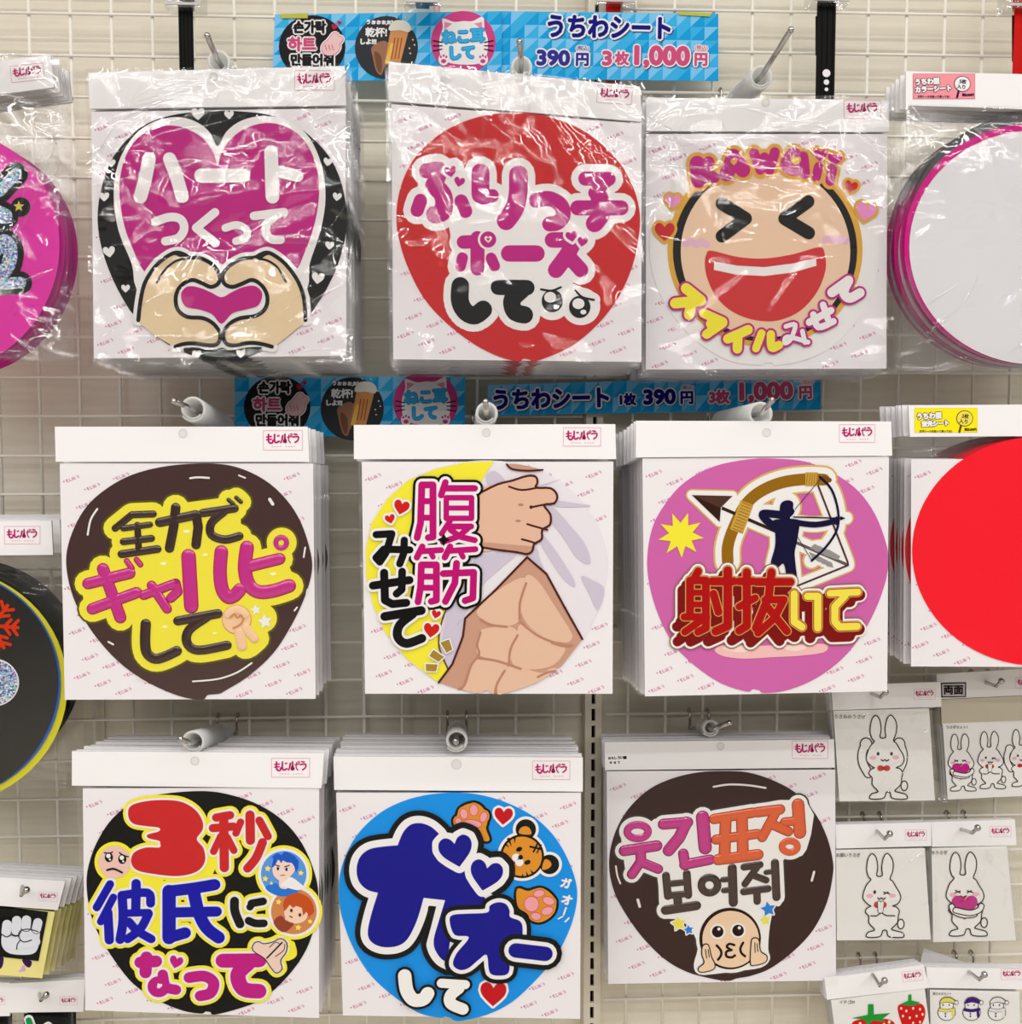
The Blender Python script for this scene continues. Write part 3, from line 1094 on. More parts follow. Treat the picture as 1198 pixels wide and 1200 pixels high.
def art_zen(p):
    p.sub('lettering', True)
    br = [[-30, 262, 335, 340, 272, 440, 268], [-26, 300, 336, 425, 318], [-30, 300, 398, 432, 382], [-34, 292, 456, 460, 432], [-28, 366, 320, 372, 440],
          [-40, 470, 308, 640, 272], [-40, 545, 238, 535, 330, 516, 428], [-40, 642, 278, 650, 330, 640, 412],
          [-36, 672, 264, 820, 242], [36, 770, 258, 712, 310, 712, 365, 775, 388, 842, 372], [-18, 792, 202, 814, 222], [-18, 828, 192, 850, 212],
          [44, 405, 782, 402, 870, 412, 920, 450, 945, 500, 932, 550, 908], [-40, 555, 768, 742, 734], [40, 690, 750, 608, 810, 598, 870, 650, 905, 785, 882]]
    mg = [[-44, 135, 594, 330, 545], [-44, 155, 712, 362, 636], [-46, 205, 525, 286, 752], [-20, 316, 488, 340, 522], [-20, 362, 482, 380, 505],
          [-36, 395, 648, 545, 592], [-36, 545, 592, 555, 632, 522, 662], [-36, 432, 602, 505, 712], [-56, 605, 465, 618, 700],
          [52, 758, 445, 752, 540, 762, 620, 790, 658, 820, 650, 845, 622], [54, 878, 425, 868, 520, 885, 595, 930, 632, 1000, 628, 1075, 604], [-46, 900, 510, 1030, 478]]
    everything = br + mg
    br = [[w * 1.12] + r for w, *r in br]
    mg = [[w * 1.12] + r for w, *r in mg]
    everything = br + mg
    DARKY = M((92, 82, 22), 0.3, spec=0.5)
    blob = [265, 300, 400, 255, 560, 220, 800, 190, 870, 190, 850, 330, 940, 440, 1010, 420, 1060, 480, 1090, 600, 950, 660, 1000, 760, 930, 860, 700, 920, 480, 960,
            400, 900, 380, 760, 280, 760, 150, 730, 110, 600, 230, 510, 290, 450, 260, 350]
    for mat, extra, lay, h in ((DARKY, 96, 1, 0), (PUFF_Y, 76, 3, 0)):
        p.L(everything, [(mat, extra, lay)])
        p.Fl(mat, lay, blob)
        p.E(mat, lay, 1040, 402, 36 + extra * 0.45)
        p.E(mat, lay, 835, 760, 60 + extra * 0.5, 70 + extra * .5)
        p.E(mat, lay, 950, 755, 30 + extra * 0.5)
        p.stroke(mat, lay, [(850, 830), (870, 890), (925, 850)], 40 + extra)
    p.L(br, [(PUFF_B, 0, 5)], dome=0.0016)
    p.L(mg, [(M((170, 30, 60), 0.3), 6, 4), (PUFF_M, 0, 5)], dome=0.0016)
    p.ring(PUFF_M, 5, 1038, 402, 25, 25, 24, dome=0.0016)
    p.sub('gyaru_peace_hand', True)
    p.E(M((214, 150, 110), 0.4), 4, 830, 762, 70, 70)
    p.E(PEACH, 5, 830, 760, 66, 66)
    p.dome(PEACH, 5, [(842, 820), (855, 885)], 50, 0.0014)
    p.dome(PEACH, 5, [(872, 800), (912, 850)], 44, 0.0014)
    p.dome(PEACH, 5, [(790, 740), (830, 715), (870, 740)], 40, 0.0012)
    LINE = M((206, 140, 100), 0.4)
    p.stroke(LINE, 13, [(800, 750), (820, 735), (835, 752), (850, 740), (862, 760), (845, 785), (815, 800)], 7)
    for x, y, r in ((920, 716, 26), (963, 770, 36)):
        p.star(PUFF_W, 6, x, y, r, 5, 0.5, -100)
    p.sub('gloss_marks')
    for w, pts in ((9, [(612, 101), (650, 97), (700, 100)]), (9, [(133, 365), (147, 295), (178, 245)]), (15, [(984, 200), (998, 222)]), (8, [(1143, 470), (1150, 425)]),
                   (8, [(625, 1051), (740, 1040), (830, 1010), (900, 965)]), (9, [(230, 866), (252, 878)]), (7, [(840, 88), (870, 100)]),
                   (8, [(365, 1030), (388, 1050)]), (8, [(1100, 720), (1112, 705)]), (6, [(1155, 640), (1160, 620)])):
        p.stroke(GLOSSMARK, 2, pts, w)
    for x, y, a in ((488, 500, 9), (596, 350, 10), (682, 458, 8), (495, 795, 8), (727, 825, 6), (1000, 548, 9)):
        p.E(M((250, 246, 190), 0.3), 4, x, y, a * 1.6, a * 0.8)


DISC_FUK = [620, 38, 760, 55, 880, 100, 1000, 180, 1100, 300, 1160, 450, 1166, 560, 1130, 720, 1050, 880, 950, 1000, 830, 1080, 700, 1125, 640, 1128, 622, 1118,
            605, 1114, 588, 1118, 570, 1130, 470, 1110, 350, 1060, 230, 970, 130, 850, 70, 720, 35, 580, 33, 450, 60, 330, 130, 220, 230, 130, 360, 75, 500, 45]
SHIRT = M((232, 226, 234), 0.5)


def art_fuk(p):
    FOLD = M((205, 196, 214), 0.5)
    SK = M((226, 188, 162), 0.5)
    SKD = M((200, 154, 132), 0.5)
    OUT = M((84, 44, 40), 0.45)
    SH = M((186, 134, 114), 0.5)
    p.sub('shirt_lifting_torso')
    p.Fl(YEL, 1, [636, 42, 600, 95, 560, 160, 510, 330, 500, 420, 470, 620, 425, 700, 400, 760, 385, 820, 380, 910, 420, 1012, 372, 1072, 350, 1058, 230, 968, 130, 848,
                  72, 720, 38, 580, 36, 450, 63, 330, 132, 222, 232, 132, 362, 78, 500, 48], False)
    for a in ([910, 225, 1000, 236, 1090, 250, 1000, 256, 920, 252], [815, 262, 900, 250, 980, 330, 1060, 430, 1086, 505, 1070, 522, 1020, 490, 960, 400, 880, 300],
              [820, 330, 870, 390, 930, 470, 1000, 580, 1015, 618, 1003, 628, 950, 580, 890, 490, 850, 420], [790, 470, 830, 440, 850, 500, 875, 560, 840, 520],
              [1042, 580, 1100, 600, 1150, 640, 1120, 738, 1080, 660], [600, 105, 640, 88, 690, 138, 640, 160, 605, 148],
              [545, 500, 640, 470, 740, 472, 680, 530, 600, 600, 550, 660, 540, 580], [560, 560, 640, 510, 690, 488, 620, 560, 560, 640],
              [420, 730, 440, 720, 520, 720, 450, 820, 395, 890], [392, 880, 470, 800, 494, 780, 486, 850, 440, 990, 418, 1008, 384, 920], [850, 155, 950, 125, 880, 150]):
        p.Fl(FOLD, 2, a)
    p.Fl(SKD, 3, [790, 490, 875, 562, 1050, 872, 950, 1000, 830, 1080, 700, 1124, 640, 1127, 600, 1114, 566, 1128, 470, 1108, 378, 1076, 440, 990, 490, 860, 500, 775, 640, 645], False)
    for a in ([783, 578, 840, 600, 920, 720, 990, 830, 1000, 868, 970, 890, 900, 872, 820, 830, 770, 770, 760, 690],
              [775, 585, 765, 680, 755, 780, 700, 812, 620, 800, 562, 765, 565, 725, 660, 640],
              [600, 822, 700, 812, 745, 850, 710, 980, 620, 965, 560, 945, 552, 890, 570, 838], [760, 800, 850, 850, 960, 900, 955, 950, 900, 1000, 800, 1015, 720, 985, 735, 890],
              [570, 960, 690, 985, 690, 1010, 640, 1125, 600, 1112, 566, 1126, 490, 1108, 505, 1060, 530, 1000], [700, 1000, 850, 1030, 900, 1010, 930, 1015, 830, 1078, 700, 1122, 650, 1122]):
        p.Fl(SK, 4, a)
    for a in ([785, 612, 757, 700, 755, 780], [572, 780, 620, 806, 695, 815], [760, 795, 830, 850, 905, 885, 985, 905], [745, 855, 712, 920, 705, 985], [572, 842, 556, 900, 565, 945, 528, 995, 498, 1085, 472, 1106],
              [565, 962, 650, 975, 760, 1012], [685, 1020, 650, 1080, 640, 1122], [905, 890, 955, 905, 1000, 902], [840, 1050, 880, 1030, 920, 1022]):
        p.stroke(SH, 5, pairs(a), 11)
    p.stroke(OUT, 6, pairs([1048, 872, 960, 715, 880, 568, 790, 490, 640, 645, 500, 775, 490, 860, 440, 990, 376, 1076]), 10, smooth=False)
    p.stroke(OUT, 6, pairs([425, 715, 405, 750, 384, 820, 378, 910, 420, 1012]), 6)
    fist = [560, 195, 650, 150, 720, 132, 790, 110, 830, 114, 838, 142, 832, 165, 900, 168, 930, 202, 916, 238, 868, 246, 898, 290, 896, 338, 860, 362, 858, 405, 822, 428,
            815, 458, 790, 475, 740, 466, 650, 455, 570, 442]
    p.Fl(M((226, 184, 160), 0.5), 7, fist)
    p.Fl(SKD, 7.5, [570, 440, 570, 420, 700, 430, 810, 440, 812, 460, 790, 472, 740, 462, 650, 452])
    p.stroke(OUT, 8, pairs(fist), 10)
    for a in ([838, 165, 765, 176, 705, 160], [812, 256, 870, 244, 918, 238], [790, 335, 840, 350, 884, 362], [765, 406, 800, 415, 832, 426]):
        p.stroke(OUT, 8, pairs(a), 9)
    for x, y in ((760, 245), (748, 320)):
        p.E(SH, 8, x, y, 13, 6)
    p.E(OUT, 8, 808, 256, 8)
    p.Fl(SKD, 6, [700, 56, 760, 58, 858, 82, 790, 84, 725, 78])
    p.stroke(OUT, 7, pairs([694, 56, 720, 78, 790, 86, 862, 82]), 9)
    p.sub('lettering')
    big = [[-26, 298, 152, 292, 330, 276, 398], [-26, 298, 152, 350, 152], [-26, 350, 152, 350, 395, 328, 398], [-22, 300, 228, 345, 228], [-22, 300, 305, 345, 305],
           [-24, 408, 140, 388, 200], [-24, 400, 168, 545, 168], [-20, 412, 212, 530, 212, 530, 308, 412, 308, 412, 212], [-18, 412, 260, 530, 260], [-20, 430, 320, 390, 380],
           [-22, 425, 346, 528, 346], [-22, 520, 348, 470, 392, 396, 418], [-22, 432, 362, 480, 395, 545, 410],
           [-24, 300, 440, 275, 490], [-22, 295, 462, 388, 456], [-20, 340, 468, 350, 488], [-24, 430, 440, 405, 490], [-22, 425, 460, 548, 452], [-20, 480, 468, 490, 488],
           [-26, 296, 525, 292, 630, 280, 698], [-26, 296, 525, 366, 525], [-26, 366, 525, 366, 690, 342, 696], [-22, 300, 580, 360, 580], [-22, 300, 632, 360, 632],
           [-26, 398, 566, 540, 560], [-26, 540, 560, 536, 680, 500, 692], [-26, 460, 518, 452, 610, 408, 696]]
    small = [[-30, 85, 384, 158, 380, 130, 470, 102, 512, 84, 492, 120, 452, 242, 455], [-30, 216, 410, 214, 470, 195, 520], [-34, 70, 622, 240, 596], [-32, 206, 556, 204, 640, 180, 660],
             [-34, 122, 562, 126, 690, 160, 708, 225, 702], [-38, 125, 766, 295, 738], [38, 255, 755, 195, 805, 185, 860, 225, 892, 298, 868]]
    p.L(big, [(BLACK, 56, 10), (PW, 32, 11), (M((190, 20, 118), 0.45), 6, 12)])
    p.L(small, [(PW, 28, 11), (M((18, 16, 16), 0.45), 4, 12)])
    p.star(BLACK, 13, 400, 408, 30, 4, 0.5, 0)
    for x, y, s, r in ((202, 258, 72, 14), (150, 312, 46, -14), (364, 757, 42, 14), (342, 832, 72, 8)):
        p.H(PW, 9, x, y, s, r, grow=10)
        p.H(M((206, 44, 40), 0.45), 10, x, y, s, r)
    GM = M((196, 160, 70), 0.3, 0.85)
    for a in ([385, 888, 425, 873, 440, 920, 413, 936], [352, 922, 402, 955, 376, 978, 333, 950], [316, 988, 372, 990, 364, 1022, 318, 1020]):
        p.stroke(PW, 10, pairs(a), 12, True, smooth=False)
        p.Fl(GM, 11, a, False)


DISC_IRU = [540, 12, 660, 10, 800, 25, 930, 80, 1040, 160, 1120, 270, 1170, 400, 1182, 480, 1170, 580, 1120, 720, 1040, 860, 940, 970, 820, 1050, 700, 1095, 600, 1106,
            580, 1094, 548, 1088, 520, 1099, 400, 1060, 280, 980, 180, 880, 110, 750, 65, 600, 55, 470, 80, 330, 140, 220, 230, 120, 370, 45]
PINKD = M((206, 104, 172), 0.45)


def art_iru(p):
    GO = M((218, 178, 100), 0.4)
    BOW = M((150, 106, 34), 0.45)
    WRAP = M((200, 160, 72), 0.45)
    NAVY = M((36, 26, 62), 0.45)
    BR = M((84, 58, 50), 0.45)
    p.sub('archer_picture')
    bow = [430, 490, 430, 420, 455, 340, 510, 230, 580, 165, 680, 122, 790, 106, 880, 108]
    string = [850, 130, 990, 492, 992, 508, 760, 602]
    arm1, arm2 = [690, 275, 640, 268, 592, 268, 612, 300, 655, 330], [735, 306, 840, 318, 935, 300]
    sbow = [860, 95, 915, 155, 945, 255, 940, 340, 890, 420, 822, 486]
    head = [262, 180, 452, 184, 398, 238, 392, 305]
    body = [640, 300, 690, 292, 745, 292, 765, 310, 752, 400, 742, 450, 748, 520, 755, 605, 705, 605, 700, 540, 688, 500, 660, 520, 630, 500, 650, 420, 650, 350]
    feat = [800, 420, 870, 410, 955, 460, 985, 500, 930, 520, 850, 480]
    for mat, e, ly in ((GO, 76, 1), (PW, 58, 2)):
        p.stroke(mat, ly, pairs(bow), 55 + e)
        p.stroke(mat, ly, pairs(string), 12 + e * .8, smooth=False)
        p.stroke(mat, ly, pairs(sbow), 12 + e)
        p.stroke(mat, ly, pairs(arm1), 40 + e * .7)
        p.stroke(mat, ly, pairs(arm2), 28 + e * .7)
        p.stroke(mat, ly, [(400, 240), (660, 352)], 20 + e * .8)
        p.stroke(mat, ly, [(750, 400), (985, 500)], 20 + e * .8)
        p.stroke(mat, ly, [(940, 285), (985, 288)], 10 + e * .8)
        p.E(mat, ly, 705, 235, 34 + e * .5, 40 + e * .5)
        for q in (head, body, feat):
            p.Fl(mat, ly, q, False)
            p.stroke(mat, ly, pairs(q), e * .75, True, smooth=False)
    p.stroke(BOW, 3, pairs(bow), 54)
    p.stroke(M((120, 80, 30), 0.45), 3.5, [(878, 100), (905, 110)], 22)
    for a, b in (((470, 350), (520, 215)), ((792, 106), (850, 106))):
        n = 10 if a[0] < 600 else 5
        p.stroke(WRAP, 4, [a, b], 64, caps=False, smooth=False)
        for k in range(n):
            t = (k + .5) / n
            x, y = a[0] + (b[0] - a[0]) * t, a[1] + (b[1] - a[1]) * t
            dx, dy = b[0] - a[0], b[1] - a[1]
            d = math.hypot(dx, dy)
            p.stroke(M((170, 122, 44), 0.45), 5, [(x - dy / d * 26, y + dx / d * 26), (x + dy / d * 26 + 4, y - dx / d * 26)], 4, caps=False, smooth=False)
    p.Fl(BR, 4, head, False)
    p.Fl(M((60, 40, 36), 0.45), 5, [262, 180, 395, 240, 392, 305], False)
    p.stroke(M((60, 44, 40), 0.45), 3.2, [(402, 240), (655, 350)], 15, caps=False)
    p.stroke(M((98, 94, 92), 0.45), 3.2, [(750, 402), (985, 504)], 14)
    FE = M((150, 146, 146), 0.45)
    for k in range(4):
        o = k * 22
        p.Fl(FE, 4, [812 + o, 428 + o * .5, 836 + o, 408 + o * .4, 890 + o, 436 + o * .45, 878 + o, 452 + o * .48], False)
        p.Fl(FE, 4, [808 + o, 445 + o * .5, 850 + o, 462 + o * .5, 858 + o, 486 + o * .5, 826 + o, 478 + o * .5], False)
    p.stroke(BR, 4, pairs(string), 9, smooth=False)
    p.Fl(NAVY, 6, body)
    p.stroke(NAVY, 6, pairs(arm1), 36)
    p.stroke(NAVY, 6, pairs(arm2), 27)
    p.Fl(NAVY, 6, [672, 275, 676, 222, 705, 204, 733, 212, 735, 240, 742, 256, 733, 272, 720, 285, 722, 300, 680, 300])
    p.Fl(NAVY, 6, [705, 596, 755, 596, 752, 615, 720, 612], False)
    p.stroke(NAVY, 6, pairs(sbow), 11)
    p.stroke(NAVY, 6, [(862, 105), (742, 248)], 3, caps=False)
    p.stroke(NAVY, 6, [(752, 370), (822, 484)], 3, caps=False)
    p.stroke(NAVY, 6, [(735, 282), (960, 288)], 6, caps=False)
    p.Fl(NAVY, 6, [955, 278, 980, 288, 955, 298], False)
    p.E(NAVY, 6, 938, 300, 14, 20)
    p.star(YEL, 2, 211, 366, 108, 9, 0.52, 8)
    SHD = M((240, 190, 190), 0.45)
    p.Fl(SHD, 1, [370, 900, 430, 880, 600, 884, 800, 876, 892, 880, 880, 915, 760, 932, 640, 938, 500, 945, 400, 930])
    p.Fl(M((244, 216, 206), 0.45), 1.5, [410, 892, 480, 884, 550, 900, 500, 915, 430, 908])
    p.Fl(M((244, 216, 206), 0.45), 1.5, [690, 888, 760, 882, 800, 892, 760, 908, 710, 905])
    p.sub('lettering')
    kj = [[-32, 290, 535, 268, 575], [-32, 252, 578, 252, 745], [-32, 252, 578, 322, 578], [-32, 326, 578, 326, 800, 290, 818], [-24, 255, 635, 322, 635], [-24, 255, 690, 322, 690],
          [-30, 225, 748, 330, 748], [-30, 322, 750, 228, 818], [-34, 355, 582, 456, 582], [-36, 428, 532, 428, 790, 372, 815], [-32, 362, 640, 385, 725],
          [-32, 480, 582, 548, 582], [-34, 517, 540, 517, 790, 482, 812], [-30, 482, 700, 556, 660], [-32, 562, 585, 722, 585], [-34, 632, 540, 620, 650, 560, 800],
          [-30, 602, 668, 690, 668], [-32, 690, 668, 645, 755, 570, 822], [-32, 612, 700, 705, 815]]
    kn = [[-36, 738, 640, 738, 770, 775, 795], [-36, 800, 652, 848, 652, 848, 800], [-34, 905, 638, 1035, 632], [-36, 975, 650, 928, 700, 928, 770, 950, 795, 1032, 792]]
    DK = M((128, 24, 32), 0.45)
    allk = kj + kn
    back = [[w] + [v + (-34 if k % 2 == 0 else 46) for k, v in enumerate(r)] for w, *r in allk]
    midd = [[w] + [v + (-17 if k % 2 == 0 else 23) for k, v in enumerate(r)] for w, *r in allk]
    front = [[w] + [v + (10 if k % 2 == 0 else 14) for k, v in enumerate(r)] for w, *r in kn]
    for s in (back, midd, allk):
        p.L(s, [(M((150, 110, 70), 0.45), 46, 6.5), (PW, 36, 7), (DK, 16, 8)])
    p.L(front, [(PW, 36, 7), (DK, 20, 8)])
    p.L(allk, [(GO, 13, 10), (M((184, 60, 44), 0.4), 6, 11)])
    p.L(kj, [(M((176, 18, 34), 0.4), 0, 12)])
    p.L(kn, [(M((240, 224, 84), 0.4), -2, 12)])


DISC_SAN = [600, 50, 740, 70, 880, 120, 1000, 200, 1090, 310, 1150, 450, 1170, 560, 1160, 680, 1110, 830, 1020, 960, 900, 1070, 780, 1120, 658, 1150, 638, 1138,
            614, 1135, 592, 1145, 500, 1130, 380, 1080, 260, 1000, 170, 890, 90, 760, 45, 640, 28, 500, 45, 390, 90, 280, 160, 180, 260, 105, 400, 65]


def star_set(p, m, lay, pts):
    for x, y, r in pts:
        p.star(m, lay, x, y, r, 5, 0.5, -80)


def art_san(p):
    BLUE = M((24, 26, 168), 0.45)
    FSK = M((236, 196, 184), 0.45)
    p.sub('lettering')
    three = [235, 172, 246, 122, 320, 98, 420, 92, 500, 102, 565, 140, 600, 195, 600, 240, 572, 285, 606, 330, 612, 395, 570, 445, 480, 466, 370, 457, 280, 438, 250, 400, 262, 352,
             320, 326, 388, 325, 392, 305, 385, 292, 335, 280, 330, 262, 385, 246, 385, 228, 320, 220, 260, 208]
    by = [[42, 668, 178, 736, 166], [42, 652, 230, 752, 222], [46, 705, 182, 708, 425], [36, 690, 270, 655, 345], [36, 722, 275, 755, 340], [46, 834, 165, 836, 290], [36, 788, 200, 765, 255],
          [40, 880, 192, 922, 270], [44, 896, 300, 865, 375, 822, 428]]
    he = [[40, 146, 505, 80, 620], [38, 162, 570, 100, 690], [46, 135, 645, 142, 780], [44, 205, 560, 330, 548, 345, 600], [46, 205, 560, 210, 680, 195, 778], [46, 274, 502, 272, 640], [38, 225, 648, 335, 645],
          [44, 335, 650, 295, 725, 232, 775], [44, 238, 690, 280, 735, 348, 775]]
    shi = [[58, 440, 540, 560, 525, 660, 508], [66, 436, 540, 436, 770], [58, 436, 768, 515, 745], [52, 440, 645, 670, 640], [62, 555, 530, 580, 640, 620, 720, 680, 768]]
    ni = [[44, 758, 588, 760, 640, 785, 702], [40, 842, 600, 898, 590], [36, 838, 612, 834, 618], [40, 828, 685, 860, 698, 902, 698]]
    na = [[60, 295, 890, 372, 885], [60, 325, 865, 320, 940], [52, 405, 950, 420, 1010, 470, 1025]]
    te = [[56, 535, 965, 610, 958, 655, 990, 640, 1040, 590, 1055], [72, 700, 882, 880, 880], [76, 825, 895, 775, 950, 800, 1020, 878, 1032]]
    allt = by + he + shi + na + te
    for mat, e, ly in ((YEL, 50, 1), (PW, 22, 3)):
        p.L(allt, [(mat, e, ly)])
        p.L(ni, [(mat, e + 4, ly)])
        p.stroke(mat, ly, pairs(three), e, True)
        p.ring(mat, ly, 385, 1010, 36, 34, 46 + e)
        p.H(mat, ly, 470, 890, 68, 15, grow=e / 2)
    p.Fl(YEL, 1, three)
    p.Fl(YEL, 1, [420, 500, 250, 440, 180, 480, 100, 700, 320, 780, 400, 700])
    p.Fl(YEL, 1, [560, 400, 690, 300, 640, 480, 560, 500])
    p.Fl(RED, 4, three)
    p.L(by, [(RED, 0, 5)])
    p.L(he + shi, [(BLUE, 0, 5)])
    p.L(ni, [(BLACK, 0, 5)])
    p.L(na + te, [(MAG, 0, 5)])
    p.ring(MAG, 5, 385, 1010, 32, 30, 46)
    p.H(MAG, 5, 470, 890, 66, 15)
    p.H(PW, 6, 390, 1005, 24, 10)
    p.sub('pleading_face')
    p.E(YEL, 1.2, 168, 398, 100)
    p.E(FSK, 3.5, 168, 398, 80)
    for x, y in ((140, 373), (206, 382)):
        p.E(BLACK, 5, x, y, 20, 24)
        p.E(PW, 6, x - 2, y - 7, 11, 11)
        p.E(PW, 6, x + 5, y + 11, 5, 5)
    p.stroke(BLACK, 6, [(118, 350), (140, 354), (158, 347)], 6)
    p.stroke(BLACK, 6, [(192, 350), (212, 364), (236, 370)], 6)
    p.stroke(BLACK, 6, [(132, 436), (165, 430), (205, 448)], 10)
    p.sub('praying_hands')
    q = [848, 830, 855, 795, 880, 788, 900, 798, 945, 790, 985, 772, 1015, 795, 1012, 840, 985, 880, 992, 922, 962, 942, 930, 905, 905, 870]
    p.stroke(YEL, 2, pairs(q), 50, True)
    p.stroke(YEL, 2, [(1040, 800), (1050, 850), (1020, 870)], 30)
    p.stroke(PW, 2.2, pairs(q), 20, True)
    p.Fl(M((236, 206, 190), 0.45), 6, q)
    p.stroke(BLACK, 6.5, pairs(q), 5, True)
    p.stroke(BLACK, 7, [(918, 868), (992, 792)], 8)
    p.stroke(BLACK, 7, [(930, 815), (960, 790), (980, 798)], 4)
    p.stroke(BLACK, 7, [(960, 860), (1000, 830), (1005, 800)], 4)
    p.sub('boy_portraits')
    SKY = M((92, 152, 226), 0.45)
    TAN = M((208, 134, 84), 0.45)
    for x, y, m in ((1000, 455, SKY), (1050, 640, TAN)):
        p.E(YEL, 2, x, y, 140)
        p.E(PW, 3.2, x, y, 126)
        p.E(m, 4, x, y, 112)
    HB, SB = M((36, 92, 200), 0.45), M((44, 120, 214), 0.45)
    p.Fl(SB, 5, [910, 520, 960, 500, 1000, 530, 1060, 510, 1095, 518, 1060, 550, 1000, 566, 940, 550])
    p.Fl(PW, 5.2, [985, 510, 1030, 470, 1080, 500, 1096, 520, 1070, 535, 1010, 520])
    p.Fl(M((242, 214, 200), 0.45), 5.5, [952, 400, 945, 435, 954, 466, 985, 490, 1012, 484, 1046, 452, 1056, 425, 1040, 385, 990, 380])
    p.Fl(M((242, 214, 200), 0.45), 5.4, [985, 470, 1030, 465, 1020, 525, 980, 520])
    p.Fl(HB, 6, [940, 425, 950, 378, 940, 372, 968, 352, 990, 362, 1004, 343, 1030, 352, 1056, 368, 1074, 392, 1072, 425, 1060, 448, 1052, 418, 1040, 400, 1015, 398, 996, 388, 988, 402, 974, 382, 962, 404, 950, 420], False)
    for x, y in ((972, 428), (1014, 432)):
        p.E(M((40, 50, 130), 0.45), 7, x, y, 6, 9)
    p.stroke(BLACK, 7, [(958, 410), (980, 416)], 5)
    p.stroke(BLACK, 7, [(1004, 420), (1028, 412)], 5)
    p.stroke(M((150, 80, 70), 0.45), 7, [(985, 462), (1005, 460)], 4)
    star_set(p, M((246, 226, 110), 0.45), 7, ((922, 428, 17), (910, 478, 17), (1085, 450, 16), (940, 500, 10)))
    HB2 = M((196, 84, 40), 0.45)
    p.Fl(HB2, 5, [1000, 620, 1010, 570, 1070, 548, 1130, 580, 1150, 640, 1120, 660, 1110, 620, 1060, 600])
    p.Fl(M((242, 208, 184), 0.45), 5.5, [1002, 640, 1012, 600, 1070, 596, 1118, 630, 1108, 680, 1060, 700, 1015, 680])
    p.Fl(HB2, 6, [998, 640, 1008, 585, 1050, 560, 1100, 568, 1140, 612, 1128, 668, 1112, 640, 1096, 660, 1090, 622, 1062, 612, 1046, 622, 1030, 606, 1012, 630], False)
    p.Fl(M((150, 70, 50), 0.45), 5.6, [950, 690, 985, 660, 1020, 690, 1050, 700, 1010, 740, 975, 730])
    p.Fl(PW, 5.7, [960, 690, 1000, 672, 1015, 690, 980, 730])
    for x, y in ((1038, 634), (1080, 656)):
        p.E(M((110, 50, 40), 0.45), 7, x, y, 7, 9)
    p.stroke(M((150, 60, 50), 0.45), 7, [(1030, 662), (1042, 668)], 6)
    star_set(p, M((246, 226, 110), 0.45), 7, ((975, 592, 16), (1072, 718, 17), (1130, 688, 14)))


DISC_GAO = [560, 58, 700, 68, 830, 105, 960, 170, 1060, 260, 1130, 370, 1175, 490, 1182, 590, 1150, 720, 1080, 860, 980, 980, 860, 1090, 740, 1150, 620, 1180, 580, 1180,
            556, 1166, 530, 1160, 508, 1166, 400, 1140, 280, 1060, 170, 960, 90, 840, 40, 720, 12, 600, 15, 460, 60, 330, 130, 230, 240, 140, 390, 80]


